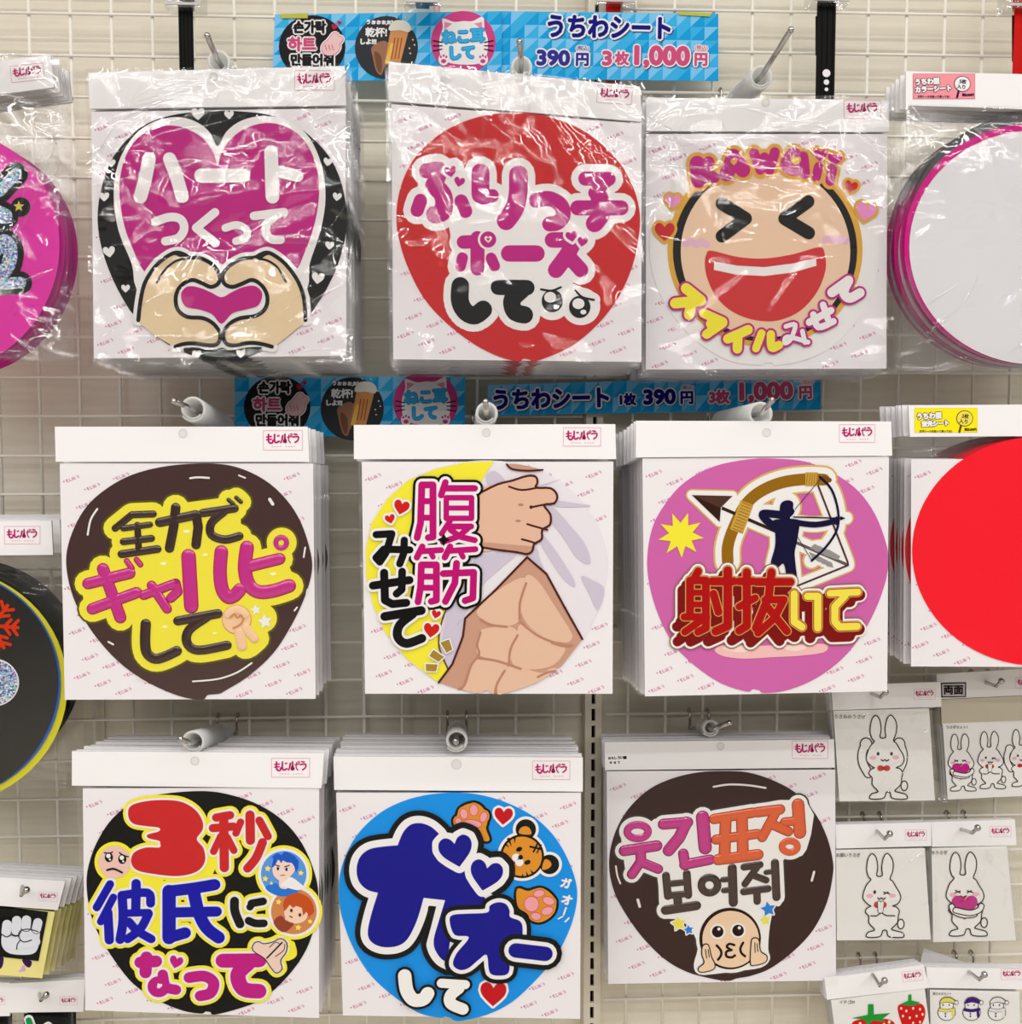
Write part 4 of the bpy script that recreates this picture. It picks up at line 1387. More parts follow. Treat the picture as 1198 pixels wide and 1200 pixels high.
def art_gao(p):
    NV = M((26, 14, 142), 0.4)
    K = M((26, 22, 28), 0.4)
    OR = M((222, 146, 52), 0.45)
    PK = M((238, 160, 170), 0.45)
    RD = M((196, 26, 40), 0.45)
    p.sub('paws')

    def paw(poly, pads):
        p.stroke(K, 1, pairs(poly), 26, True)
        for a in pads[:-1]:
            p.E(K, 1, a[0], a[1], a[2] + 24, a[3] + 22, a[4])
        p.Fl(OR, 2, poly)
        for a in pads:
            if a is not pads[-1]:
                p.E(OR, 2, a[0], a[1], a[2] + 12, a[3] + 11, a[4])
            p.E(M((206, 110, 90), 0.45), 3, a[0], a[1], a[2] + 4, a[3] + 4, a[4])
            p.E(PK, 4, *a)
    paw([592, 215, 590, 180, 602, 140, 630, 118, 670, 108, 705, 118, 738, 160, 740, 205, 734, 235, 752, 288, 722, 292, 692, 245, 640, 222],
        [(625, 160, 17, 24, -15), (674, 142, 19, 26, 0), (722, 176, 16, 24, 20), (600, 200, 14, 20, -20), (668, 208, 44, 17, 8)])
    paw([888, 530, 940, 540, 985, 528, 1030, 535, 1068, 570, 1080, 610, 1060, 660, 1010, 692, 965, 688, 935, 650, 890, 615],
        [(995, 552, 26, 16, -10), (1042, 588, 28, 18, 20), (1036, 638, 28, 18, -20), (980, 664, 24, 17, 10), (958, 604, 34, 36, 0)])
    p.sub('tiger_head')
    for e, m, ly in ((14, PW, 5), (0, K, 6)):
        p.E(m, ly, 912, 368, 108 + e)
        p.E(m, ly, 930, 236, 50 + e)
        p.E(m, ly, 1046, 408, 48 + e)
    p.E(OR, 7, 912, 368, 97)
    p.Fl(OR, 7, [898, 255, 905, 228, 930, 220, 950, 232, 955, 260])
    p.Fl(OR, 7, [1022, 385, 1045, 388, 1056, 410, 1040, 428, 1010, 432])
    for x, y in ((897, 333), (938, 397)):
        p.E(K, 8, x, y, 16, 11, -25)
    p.E(RD, 8, 870, 394, 12)
    p.E(PW, 8.5, 882, 374, 20)
    p.E(PW, 8.5, 898, 396, 20)
    p.E(K, 9, 904, 372, 12)
    p.stroke(K, 9.5, [(904, 372), (890, 384)], 4)
    for a in ([835, 280, 862, 322, 850, 276], [868, 268, 876, 305, 882, 266], [830, 300, 850, 325, 826, 312], [935, 472, 930, 440, 948, 468], [965, 462, 950, 432, 975, 452],
              [905, 472, 915, 452, 922, 474]):
        p.Fl(K, 8, a, False)
    p.stroke(K, 8, [(952, 320), (1005, 332)], 10)
    p.stroke(K, 8, [(990, 300), (968, 345)], 9)
    p.stroke(K, 8, [(1005, 312), (985, 350)], 7)
    p.sub('lettering')
    ga = p.loop([[300, 312, 326, 250, 362, 212, 410, 203, 462, 220, 506, 258], [506, 258, 560, 360, 640, 440, 720, 560, 760, 600, 760, 650],
                 [760, 650, 640, 660, 580, 700, 555, 800, 550, 890], [550, 890, 512, 868, 482, 820, 478, 770, 500, 690, 533, 582], [533, 582, 428, 570],
                 [428, 570, 395, 680, 350, 770, 300, 806, 230, 812, 175, 790, 153, 745, 168, 660, 203, 545],
                 [203, 545, 150, 530, 110, 490, 98, 430, 115, 370, 160, 332, 230, 318, 300, 312]])
    oo = [555, 680, 572, 652, 640, 646, 740, 640, 752, 608, 790, 590, 830, 598, 850, 630, 852, 662, 900, 682, 914, 720, 905, 790, 865, 800, 852, 860, 845, 935, 800, 950, 752, 935,
          738, 850, 700, 870, 650, 912, 605, 922, 572, 895, 590, 840, 650, 762, 580, 750]
    p.rim(K, 10, ga, 126)
    p.H(K, 10, 588, 343, 165, -12, grow=62)
    p.H(K, 10, 732, 462, 160, 12, grow=62)
    p.fill2(K, 10, ga)
    p.rim(PW, 11, ga, 72)
    p.Fl(K, 10.5, [445, 620, 470, 606, 492, 612, 470, 700, 445, 790, 442, 870, 420, 800, 415, 740], True)
    p.fill2(NV, 12, ga)
    p.Fl(K, 11.5, [450, 612, 490, 612, 462, 720, 440, 800, 432, 760], False)
    for x, y, s, r in ((588, 343, 165, -12), (732, 462, 160, 12)):
        p.H(PW, 13, x, y, s, r, grow=32)
    for x, y, s, r in ((588, 343, 165, -12), (732, 462, 160, 12)):
        p.H(NV, 14, x, y, s, r)
    p.stroke(K, 15, pairs(oo), 84, True)
    p.stroke(PW, 16, pairs(oo), 40, True)
    p.Fl(NV, 17, oo)
    p.L([[74, 880, 825, 1025, 842]], [(K, 94, 18), (PW, 42, 19), (NV, 0, 20)])
    p.L([[66, 335, 948, 345, 1020, 378, 1066, 425, 1064, 448, 1035], [46, 515, 985, 632, 992], [58, 600, 1010, 560, 1045, 562, 1085, 620, 1112]], [(K, 26, 21), (M((240, 238, 236), 0.45), 0, 22)])
    p.T('\u30ac', 1128, 500, 46, [(PW, 3, 5)], 14)
    p.T('\u30aa', 1132, 582, 46, [(PW, 3, 5)], 14)
    p.stroke(PW, 5, [(1128, 622), (1116, 655)], 9)
    p.stroke(PW, 5, [(1142, 672), (1124, 690)], 8)
    p.stroke(PW, 5, [(1112, 664), (1090, 676)], 7)
    p.sub('red_hearts')
    for x, y, s, r in ((820, 172, 90, 4), (770, 1047, 128, 2)):
        p.H(PW, 5, x, y, s, r, grow=12)
        p.H(RD, 6, x, y, s, r)


DISC_WOT = [600, 38, 740, 45, 880, 90, 1000, 160, 1090, 260, 1150, 380, 1180, 500, 1180, 580, 1150, 720, 1080, 860, 980, 970, 860, 1060, 760, 1100, 680, 1115, 640, 1127,
            560, 1118, 420, 1080, 300, 1010, 190, 900, 110, 790, 50, 680, 20, 560, 25, 440, 65, 320, 130, 220, 230, 130, 350, 75, 480, 45]


def art_wot(p):
    ORG = M((222, 92, 44), 0.3, spec=0.5, coat=0.5)
    FS = M((238, 206, 172), 0.35, spec=0.5, coat=0.3)
    p.sub('lettering', True)
    pk = [[-44, 95, 450, 265, 424], [-42, 180, 450, 182, 495], [-40, 185, 500, 135, 572], [-38, 192, 512, 272, 545], [-44, 298, 312, 425, 302], [-48, 418, 302, 382, 380, 326, 448],
          [-54, 502, 275, 516, 435], [-42, 402, 465, 412, 525], [-42, 408, 522, 540, 496]]
    og = [[-42, 562, 285, 762, 252], [-48, 622, 290, 616, 480], [-48, 706, 272, 712, 470], [-40, 572, 392, 786, 362], [-46, 582, 496, 790, 470],
          [-42, 785, 250, 905, 235], [-40, 885, 245, 812, 380], [-40, 862, 312, 948, 350], [-36, 928, 300, 985, 295], [-52, 998, 210, 1008, 355]]
    br = [[-36, 312, 578, 322, 685], [-36, 420, 568, 428, 680], [-30, 322, 622, 420, 612], [-32, 325, 682, 425, 672], [-40, 372, 690, 375, 735], [-44, 310, 758, 470, 734],
          [-26, 608, 600, 650, 596], [-26, 612, 656, 650, 652], [-42, 656, 540, 662, 718], [-34, 718, 534, 800, 522], [-32, 786, 534, 722, 622], [-32, 768, 578, 832, 602],
          [-34, 716, 662, 842, 646], [-34, 784, 660, 786, 712], [-24, 832, 562, 872, 556], [-38, 878, 512, 886, 690]]
    pk = [[w * 1.16] + r for w, *r in pk]
    og = [[w * 1.14] + r for w, *r in og]
    br = [[w * 1.14] + r for w, *r in br]
    blob = [95, 330, 165, 295, 240, 310, 285, 290, 560, 262, 1030, 200, 1030, 440, 960, 470, 905, 505, 905, 710, 870, 725, 840, 830, 830, 960, 840, 1010, 800, 1045, 700, 1060, 580, 1075,
            490, 1080, 470, 1040, 490, 960, 470, 880, 400, 800, 300, 770, 280, 580, 220, 540, 130, 580, 105, 480]
    EDGE = M((40, 24, 26), 0.3, spec=0.5, coat=0.4)
    for mat, e, ly in ((EDGE, 62, 1), (PUFF_W, 44, 3)):
        p.L(pk + og + br, [(mat, e, ly)])
        p.Fl(mat, ly, blob)
        p.stroke(mat, ly, pairs(blob), e * .6, True)
        p.E(mat, ly, 165, 350, 74 + e / 2, 56 + e / 2)
        p.E(mat, ly, 955, 428, 56 + e / 2, 46 + e / 2)
        p.E(mat, ly, 648, 905, 158 + e / 2)
    p.L(pk, [(M((110, 16, 80), 0.3), 7, 4), (PUFF_M, 0, 5)], dome=0.0015)
    p.L(og, [(M((150, 50, 24), 0.3), 7, 4), (ORG, 0, 5)], dome=0.0015)
    p.L(br, [(PUFF_B, 0, 5)], dome=0.0015)
    p.ring(PUFF_M, 5, 165, 350, 54, 36, 40, dome=0.0015)
    p.ring(ORG, 5, 955, 428, 40, 30, 36, dome=0.0015)
    p.ring(PUFF_B, 5, 538, 628, 42, 40, 40, dome=0.0015)
    p.sub('kissing_face', True)
    K = M((50, 34, 30), 0.3)
    p.E(K, 5, 645, 905, 160, n=48)
    p.E(FS, 6, 648, 908, 147, n=48)
    for x, y in ((580, 868), (686, 862)):
        p.E(PUFF_W, 7, x, y, 40)
        p.E(K, 8, x, y, 30)
        p.E(PUFF_W, 9, x + 6, y - 14, 8)
    for a in ([575, 940, 596, 965, 598, 990, 582, 1014], [712, 926, 698, 955, 704, 980, 722, 996], [666, 938, 640, 932, 628, 948, 652, 964], [652, 964, 626, 972, 626, 996, 652, 1002, 670, 992]):
        p.stroke(K, 7, pairs(a), 13)
    for q in ([500, 985, 505, 942, 530, 940, 545, 1000, 562, 1035, 555, 1062, 495, 1076, 482, 1058, 512, 1030], [755, 940, 762, 906, 790, 910, 800, 970, 832, 995, 825, 1025, 770, 1040, 752, 1030]):
        p.stroke(K, 8, pairs(q), 12, True)
        p.Fl(FS, 9, q)
    for a in ([516, 960, 522, 1005], [530, 960, 536, 1000], [772, 925, 774, 975], [784, 930, 788, 970]):
        p.stroke(K, 10, pairs(a), 5)
    p.sub('stars', True)
    BL = M((46, 130, 220), 0.3, coat=0.4)
    for x, y, r, m in ((378, 828, 38, PUFF_Y), (430, 860, 26, BL), (843, 752, 40, BL), (827, 810, 28, PUFF_Y)):
        p.star(PUFF_W, 4, x, y, r, 5, 0.52, -100, grow=7)
        p.star(m, 6, x, y, r, 5, 0.52, -100)
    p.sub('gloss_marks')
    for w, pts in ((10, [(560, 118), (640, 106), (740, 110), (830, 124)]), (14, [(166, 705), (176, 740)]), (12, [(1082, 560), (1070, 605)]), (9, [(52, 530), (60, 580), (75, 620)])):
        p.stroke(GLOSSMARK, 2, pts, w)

# ---------------------------------------------------------------- the nine hanging stacks of fan sheets
LEFT_Z = zA + zB
RIGHT_Z = zC + zD


def peg(label, tip, Yf, tube, tube_r, tube_label, over=0.045, slope=0.06, short=0.0, group=None):
    tp = P(*tip, Yf - over)
    f = P(*tube, Yf)
    zs = LEFT_Z if tp.x < XP0 else RIGHT_Z
    zw = min(zs, key=lambda z: abs(z - 0.016 - (f.z - slope * abs(Yf))))
    A = Vector((f.x, -0.0085, zw - 0.016))
    t = thing('display_hook', A, label, 'display hook', group)
    b0 = f + Vector((0, -0.004, 0))
    b1 = f + Vector(((tp.x - f.x) * 0.12, -0.010, (tp.z - f.z) * 0.10))
    m = MB()
    m.tube([Vector((0, 0, 0)), b0 - A, b1 - A, tp - A], 0.003, 12)
    m.build('rod', CHROME, t, True)
    m = MB()
    m.ball(tp - A, 0.0036)
    m.build('ball_tip', CHROME, t, True)
    m = MB()
    for s in (-1, 1):
        x = s * 0.0125
        pts = [Vector((x, 0.0, -0.004)), Vector((x, -0.0005, 0.012))]
        for k in range(8):
            a = math.pi * k / 7 * 1.1
            pts.append(Vector((x, 0.0063 - 0.0063 * math.cos(a), 0.016 + 0.0058 * math.sin(a))))
        m.tube(pts, 0.0018, 8)
    m.tube([Vector((-0.0125, 0, -0.003)), Vector((0.0125, 0, -0.003))], 0.002, 8)
    m.build('grid_clip', CHROME, t, True)
    if tube:
        d = (A - b0).normalized()
        L = (abs(Yf) - 0.035) * (1 - short)
        tt = thing('rolled_spacer_tube', f, tube_label, 'plastic tube')
        n = 34
        v, fc = [], []
        ring = 3
        for s in range(ring + 1):
            c = d * (L * s / ring)
            for k in range(n + 1):
                an = 2 * math.pi * 1.3 * k / n + 2.2
                r = tube_r * (0.80 + 0.20 * k / n)
                for w in (0.0, 0.0028):
                    v.append(c + Vector(((r - w) * math.sin(an), 0, (r - w) * math.cos(an))))
        row = 2 * (n + 1)
        for s in range(ring):
            for k in range(n):
                a = s * row + 2 * k
                e = a + row
                fc += [[a, a + 2, e + 2, e], [a + 1, e + 1, e + 3, a + 3]]
        for base in (0, ring * row):
            for k in range(n):
                a = base + 2 * k
                fc.append([a, a + 1, a + 3, a + 2])
        link('roll', v, fc, TUBEM, None, tt, True)
    return t


B = 'clear-bagged fan sheet packet hanging behind '
packet('fan_sheet_packet', 'front fan sheet packet with two hands shaping a heart on magenta and black', 'fan sheet', -0.20,
       (104, 86, 404, 78, 406, 124, 106, 128), (107, 131, 405, 127, 406, 417, 110, 420), DISC_HEART, BLACK, art_heart,
       (104, 84, 411, 78, 414, 424, 107, 430), True, (251, 91, 4.6), (369, 95, 47), 14, 0.0112, 0.06, B + 'the heart-hands sheet', 'packets behind the heart-hands sheet', 11, (110, 125, 300), creases=(34, 0.45, 0.35, 0.2, (0.65, 0.4, 0.1)))
packet('fan_sheet_packet', 'front fan sheet packet with red round sheet, pink and black kana and two teary eyes', 'fan sheet', -0.18,
       (456, 73, 750, 102, 752, 143, 456, 119), (459, 122, 752, 145, 752, 424, 461, 421), DISC_BURI, RED, art_buri,
       (452, 72, 754, 100, 755, 428, 456, 425), True, (608, 93, 4.6), (720, 112, 41), 12, 0.0117, 0.06, B + 'the red sheet with teary eyes', 'packets behind the red sheet with teary eyes', 23, (460, 130, 300), logo_ang=4, creases=(16, 2.2, 0.5, 0.8, (0.10, 0.5, 0.7)))
packet('fan_sheet_packet', 'front fan sheet packet with laughing face, squeezed eyes and wide red mouth', 'fan sheet', -0.15,
       (757, 115, 1041, 118, 1041, 155, 757, 154), (757, 157, 1040, 157, 1039, 432, 757, 433), DISC_KAWAII, PW, art_kawaii,
       (755, 113, 1045, 116, 1046, 436, 755, 438), True, (897, 121, 4.4), (1010, 129, 43), 10, 0.0117, 0.06, B + 'the laughing face sheet', 'packets behind the laughing face sheet', 31, (755, 150, 290), creases=(22, -0.3, 0.5, 0.9, (0.10, 0.9, 0)))
packet('fan_sheet_packet', 'front fan sheet packet, dark brown with puffy pink and brown kana on a yellow blob', 'fan sheet', -0.19,
       (65, 500, 361, 500, 363, 541, 66, 541), (70, 543, 367, 543, 370, 819, 76, 820), DISC_ZEN, BROWN, art_zen,
       (66, 541, 369, 541, 372, 822, 72, 822), False, (215, 508, 4.8), (332, 516, 46), 6, 0.025, 0.05, B + 'the puffy brown sheet with a yellow blob', 'packets behind the yellow blob sheet', 41, (70, 535, 300))
packet('fan_sheet_packet', 'front fan sheet packet with a fist lifting a white shirt off a bare torso', 'fan sheet', -0.225,
       (415, 498, 721, 497, 722, 538, 415, 538), (424, 541, 719, 541, 718, 813, 428, 813), DISC_FUK, SHIRT, art_fuk,
       (416, 540, 722, 540, 721, 816, 424, 816), False, (570, 507, 4.6), (682, 512, 44), 8, 0.022, 0.05, B + 'the shirt-lifting torso sheet', 'packets behind the shirt-lifting torso sheet', 53, (420, 530, 300), shiftx=-0.0006)
packet('fan_sheet_packet', 'front pink fan sheet packet with an archer drawing a bow over red kanji', 'fan sheet', -0.215,
       (745, 493, 1044, 494, 1045, 534, 745, 536), (753, 537, 1042, 535, 1040, 810, 756, 816), DISC_IRU, PINKD, art_iru,
       (747, 536, 1044, 535, 1044, 812, 753, 818), False, (898, 507, 4.6), (1004, 508, 42), 12, 0.0145, 0.10, B + 'the archer sheet', 'packets behind the archer sheet', 61, (745, 535, 300))
packet('fan_sheet_packet', 'front fan sheet packet with red 3, blue kanji and a small pleading face on black', 'fan sheet', -0.19,
       (85, 880, 380, 882, 377, 923, 85, 920), (97, 924, 374, 923, 374, 1193, 100, 1184), DISC_SAN, BLACK, art_san,
       (85, 921, 378, 923, 376, 1196, 93, 1186), False, (229, 891, 4.8), (341, 899, 45), 9, 0.0165, 0.16, B + 'the black sheet with a red 3', 'packets behind the black sheet with a red 3', 71, (95, 915, 285))
packet('fan_sheet_packet', 'front sky blue fan sheet packet with navy letters, tiger head and two paws', 'fan sheet', -0.175,
       (391, 886, 683, 887, 683, 927, 392, 925), (394, 929, 681, 929, 680, 1194, 402, 1190), DISC_GAO, M((22, 146, 232), 0.4), art_gao,
       (392, 926, 683, 927, 684, 1197, 398, 1193), False, (535, 895, 5.6), (646, 902, 44), 11, 0.0125, 0.08, B + 'the sky blue tiger sheet', 'packets behind the sky blue tiger sheet', 83, (395, 915, 285))


def handwriting(t, root, Y, hd):
    p = Pen((700, 860, 90), Y, root, hd, 0.0021, 1198.0)
    p.sub('handwritten_note')
    ink = M((24, 22, 22), 0.5)
    for i, ch in enumerate('\u304a\u3082\u3057\u308d\u3044'):
        p.T(ch, 190 + i * 48, 372 - i * 3, 38, [(ink, 3, 0)], n=5)
    p.T('\u9854', 430, 362, 48, [(ink, 3, 0)], n=5)
    for i, ch in enumerate('\u307f\u305b\u3066'):
        p.T(ch, 210 + i * 62, 440, 34, [(ink, 3, 0)], n=5)
    p.flush()


packet('fan_sheet_packet', 'front fan sheet packet with puffy Korean letters over a round kissing face on dark brown', 'fan sheet', -0.075,
       (708, 869, 977, 866, 978, 899, 709, 902), (711, 904, 979, 902, 980, 1149, 713, 1153), DISC_WOT, M((56, 30, 34), 0.3, spec=0.25, coat=0.15), art_wot,
       (709, 902, 981, 900, 981, 1152, 711, 1156), False, (844, 874, 4.2), (949, 878, 42), 4, 0.011, 0.04, B + 'the kissing face sheet', 'packets behind the kissing face sheet', 97, (710, 895, 270), extra=handwriting)

peg('chrome display hook rising above the heart-hands sheet', (243, 42), -0.20, (256, 72), 0.0135, 'milky plastic roll on the hook above the heart-hands sheet', 0.05)
peg('chrome display hook standing in front of the blue price banner', (609, 49), -0.18, (611, 78), 0.0130, 'milky plastic roll on the hook in front of the blue price banner', 0.05)
peg('long chrome display hook slanting up above the laughing face sheet', (927, 35), -0.15, (892, 90), 0.0145, 'milky plastic roll on the slanting hook above the laughing face sheet', 0.09)
peg('chrome display hook above the puffy brown sheet with a yellow blob', (204, 470), -0.19, (226, 479), 0.0150, 'milky plastic roll on the hook above the yellow blob sheet')
peg('chrome display hook above the shirt-lifting torso sheet', (569, 471), -0.225, (570, 484), 0.0135, 'milky plastic roll on the hook above the shirt-lifting torso sheet')
peg('chrome display hook above the archer sheet, in front of the lower price strip', (905, 469), -0.215, (891, 485), 0.0150, 'milky plastic roll on the hook above the archer sheet')
peg('chrome display hook above the black sheet with a red 3', (212, 866), -0.19, (226, 869), 0.0140, 'milky plastic roll on the hook above the black sheet with a red 3', 0.03, 0.17)
peg('chrome display hook above the sky blue tiger sheet', (534, 868), -0.175, (535, 868), 0.0140, 'milky plastic roll on the hook above the sky blue tiger sheet', 0.012, 0.10)
peg('chrome display hook above the kissing face sheet', (855, 847), -0.075, (833, 853), 0.0115, 'milky plastic roll on the hook above the kissing face sheet', 0.05)

# ---------------------------------------------------------------- packets cut by the picture's sides


def bag_only(quad, amp=0.0022, mat=None, seed=3, y=-0.0045, n=90, folds=34):
    def body(t, root, Y):
        return []
    return body


def art_glitter(p):
    p.sub('glitter_lettering')
    st = [[42, 0, 520, 62, 455], [60, -10, 600, 18, 612], [52, -10, 735, 20, 705, 42, 740, 30, 800, 0, 830], [42, 0, 862, 78, 858], [50, -80, 500, -70, 800], [44, -150, 560, -40, 560]]
    KK = M((34, 28, 34), 0.35)
    p.L(st, [(KK, 44, 1), (GLITTER, 0, 3)])
    p.E(KK, 1, 78, 578, 36)
    p.star(M((222, 206, 96), 0.4), 3, 72, 576, 21)


def circle_pts(cx, cy, rx, ry, n=28):
    q = []
    for k in range(n):
        a = 2 * math.pi * k / n - math.pi / 2
        e = 1.0 - 0.03 * math.sin(a)
        q += [cx + rx * math.cos(a) * e, cy + ry * math.sin(a)]
    return q


R1 = (0, 60, 379)
PINKV = M((226, 62, 170), 0.35)
packet('fan_sheet_packet', 'hot pink round fan sheet packet with silver glitter lettering and a yellow star', 'fan sheet', -0.19,
       (-225, 98, 60, 65, 64, 103, -220, 140), None, circle_pts(-220, 735, 441, 452), PINKV, art_glitter,
       (-218, 70, 72, 66, 74, 418, -218, 424), True, None, (33, 86, 39), 4, 0.0125, 0.05, 'clear-bagged pink fan sheet packet hanging behind the hot pink glitter sheet', 'packets behind the hot pink glitter sheet', 103, R1, logo_ang=-6, creases=(46, 0.7, 0.5, 0.0, (0.7, 0, 0)))


def art_snow(p):
    p.sub('snowflake_print')
    q = M((206, 62, 38), 0.4)
    cx, cy = -22, 500
    for k in range(6):
        a = math.radians(60 * k + 5)
        x, y = cx + 88 * math.cos(a), cy + 88 * math.sin(a)
        p.stroke(q, 1, [(cx, cy), (x, y)], 13, smooth=False)
        for f, ln in ((0.45, 34), (0.75, 34)):
            bx, by = cx + 88 * f * math.cos(a), cy + 88 * f * math.sin(a)
            for s in (-1, 1):
                b = a + s * math.radians(50)
                p.stroke(q, 1, [(bx, by), (bx + ln * math.cos(b), by + ln * math.sin(b))], 12, smooth=False)
    p.E(PW, 1, -22, 705, 92, 86)
    p.E(GLITTER, 2, -22, 705, 88, 82)


def snow_back(t, root, Y):
    # the coloured sheets peeping out behind the black one
    out = []
    for name, mat, dx, dy, yy, r in (('blue_sheet', M((70, 110, 190), 0.4), 1.5, -1, 0.0012, 145), ('yellow_sheet', M((214, 206, 60), 0.4), 7, 2, 0.0028, 147)):
        m = MB()
        q = []
        for k in range(64):
            a = 2 * math.pi * k / 64
            w = P(-76 + dx + r * math.cos(a), 803 + dy + (r - 8) * math.sin(a), Y) - Vector(root)
            q.append((w.x, w.z))
        m.slab(q, yy, yy + 0.0006)
        m.build(name, mat, t)
    return []


packet('fan_sheet_packet', 'black round fan sheet packet with red snowflake and glitter dot', 'fan sheet', -0.15,
       (-225, 613, 61, 610, 63, 650, -225, 653), None, circle_pts(-234, 716, 442, 420), M((34, 30, 32), 0.25, spec=0.5, coat=0.4), art_snow,
       (-220, 640, 68, 640, 71, 932, -220, 934), False, None, (27, 627, 42), 3, 0.03, 0.0, 'clear-bagged fan sheet packet hanging behind the black snowflake sheet', 'packets behind the black snowflake sheet', 107, (0, 570, 390), body=snow_back, bag_amp=0.0012)


def color_label(bg, edge, line1, line2, badge, dark, box, badge_fill):
    def extra(t, root, Y, hd):
        x0, y0, x1, y1 = box
        w = x1 - x0
        p = Pen((x0, y0, w), Y, root, hd, 0.0021, 600.0)
        p.sub('printed_label')
        H = (y1 - y0) / w * 600
        p.Fl(edge, 0, [0, 0, 600, 0, 600, H, 0, H], False)
        p.Fl(bg, 1, [5, 5, 595, 5, 595, H - 5, 5, H - 5], False)
        p.T(line1, 140, 75, 56, [(dark, 11, 2), (PW, 5, 3)], -3, 0.95)
        p.T(line2, 195, 148, 52, [(dark, 11, 2), (PW, 5, 3)], -3, 0.95)
        p.E(dark, 2, 475, 100, 80, 76)
        p.E(badge_fill, 3, 475, 100, 73, 69)
        p.stroke(dark, 2, [(440, 170), (425, 228)], 20)
        p.T(badge[0], 480, 78, 42, [(dark, 1.5, 4)], 6)
        p.T(badge[1], 462, 128, 40, [(dark, 1.5, 4)], 6)
        p.T('\u7a0e\u8fbc200\u5186', 530, 205, 26, [(dark, 2, 2)], 0, 0.9)
        p.T('\u6587\u5b57\u30b7\u30fc\u30eb\u3092\u8cbc\u3063\u3066\u4f7f\u3063\u3066\u306d\uff01', 200, 222, 24, [(dark, 1, 2)], 0, 0.9)
        p.flush()
    return extra


def plain_discs(items):
    def body(t, root, Y):
        out = []
        for name, mat, cx, cy, rx, ry, yy in items:
            m = MB()
            q = []
            for k in range(72):
                a = 2 * math.pi * k / 72
                w = P(cx + rx * math.cos(a), cy + ry * math.sin(a) * (1 - 0.0 * math.cos(a)), Y) - Vector(root)
                q.append((w.x, w.z))
            m.slab(q, yy, yy + 0.0006)
            out.append(m.build(name, mat, t))
        return out
    return body


packet('color_sheet_packet', 'packet of plain fan-shaped sheets, white in front, with pink label on its header', 'coloured sheet pack', -0.18,
       (1061, 84, 1360, 92, 1360, 133, 1061, 124), None, None, None, None,
       (1058, 124, 1360, 132, 1360, 436, 1062, 433), True, None, None, 4, 0.0135, 0.03, 'clear-bagged colour sheet packet hanging behind the white fan-shaped sheets', 'packets behind the white fan-shaped sheets', 131, (1040, 80, 300),
       body=plain_discs([('white_sheet', M((232, 232, 236), 0.45), 1213, 290, 147, 137, 0.0), ('magenta_sheet', M((214, 40, 140), 0.45), 1209, 286, 148, 141, 0.0016), ('grey_sheet', M((92, 92, 94), 0.45), 1212, 272, 146, 140, 0.003)]),
       extra=color_label(M((240, 150, 160), 0.5), M((200, 110, 130), 0.5), '\u3046\u3061\u308f\u578b', '\u30ab\u30e9\u30fc\u30b7\u30fc\u30c8', ('5\u679a', '\u5165\u308a'), M((60, 30, 74), 0.5), (1069, 87, 1142, 117), PW), bag_amp=0.0022, creases=(14, 1.0, 0.6, 0.4, (0.2, 0.4, 0.3)))
packet('color_sheet_packet', 'packet of fluorescent red fan-shaped sheets with yellow label on its header', 'coloured sheet pack', -0.19,
       (1064, 475, 1362, 473, 1362, 510, 1066, 512), (1068, 538, 1362, 538, 1362, 782, 1068, 781), None, None, None,
       (1065, 511, 1362, 510, 1362, 784, 1068, 784), False, None, None, 6, 0.0135, 0.0, 'clear-bagged colour sheet packet hanging behind the fluorescent red sheets', 'packets behind the fluorescent red sheets', 137, (1040, 470, 300),
       body=plain_discs([('red_sheet', M((246, 44, 56), 0.4), 1216, 646, 147, 134, -0.001)]),
       extra=color_label(M((248, 232, 40), 0.5), M((230, 214, 60), 0.5), '\u3046\u3061\u308f\u578b', '\u86cd\u5149\u30b7\u30fc\u30c8', ('2\u679a', '\u5165\u308a'), M((92, 74, 40), 0.5), (1071, 478, 1145, 507), M((236, 220, 96), 0.5)), bag_amp=0.0012)


# ---------------------------------------------------------------- small sticker packs
def small_hook(label, base_px, tip_px, Y, group='small display hooks for sticker packs'):
    tp = P(*tip_px, Y - 0.045)
    bp = P(*base_px, Y - 0.003)
    d = (bp - tp)
    A = P(base_px[0] - 5, base_px[1] - 9, -0.0085)
    t = thing('display_hook', A, label, 'display hook')
    zs = RIGHT_Z if A.x > XP1 else LEFT_Z
    zw = min([z for z in zs if z > A.z - 0.004], key=lambda z: z - A.z)
    m = MB()
    e = P(tip_px[0] - 6, tip_px[1] + 6, Y - 0.036)
    m.tube([Vector((0, 0, 0)), bp - A, e - A, tp - A], 0.0023, 10)
    m.build('rod', CHROME, t, True)
    m = MB()
    m.ball(tp - A, 0.0042)
    m.build('ball_tip', CHROME, t, True)
    m = MB()
    h = zw - A.z
    for s in (-1, 1):
        x = s * 0.0115
        pts = [Vector((x, 0.0, -0.003)), Vector((x, -0.0004, h - 0.003))]
        for k in range(8):
            a = math.pi * k / 7 * 1.1
            pts.append(Vector((x, 0.0063 - 0.0063 * math.cos(a), h + 0.0058 * math.sin(a))))
        m.tube(pts, 0.0017, 8)
    m.tube([Vector((-0.0115, 0, -0.002)), Vector((0.0115, 0, -0.002))], 0.0018, 8)
    m.build('grid_clip', CHROME, t, True)


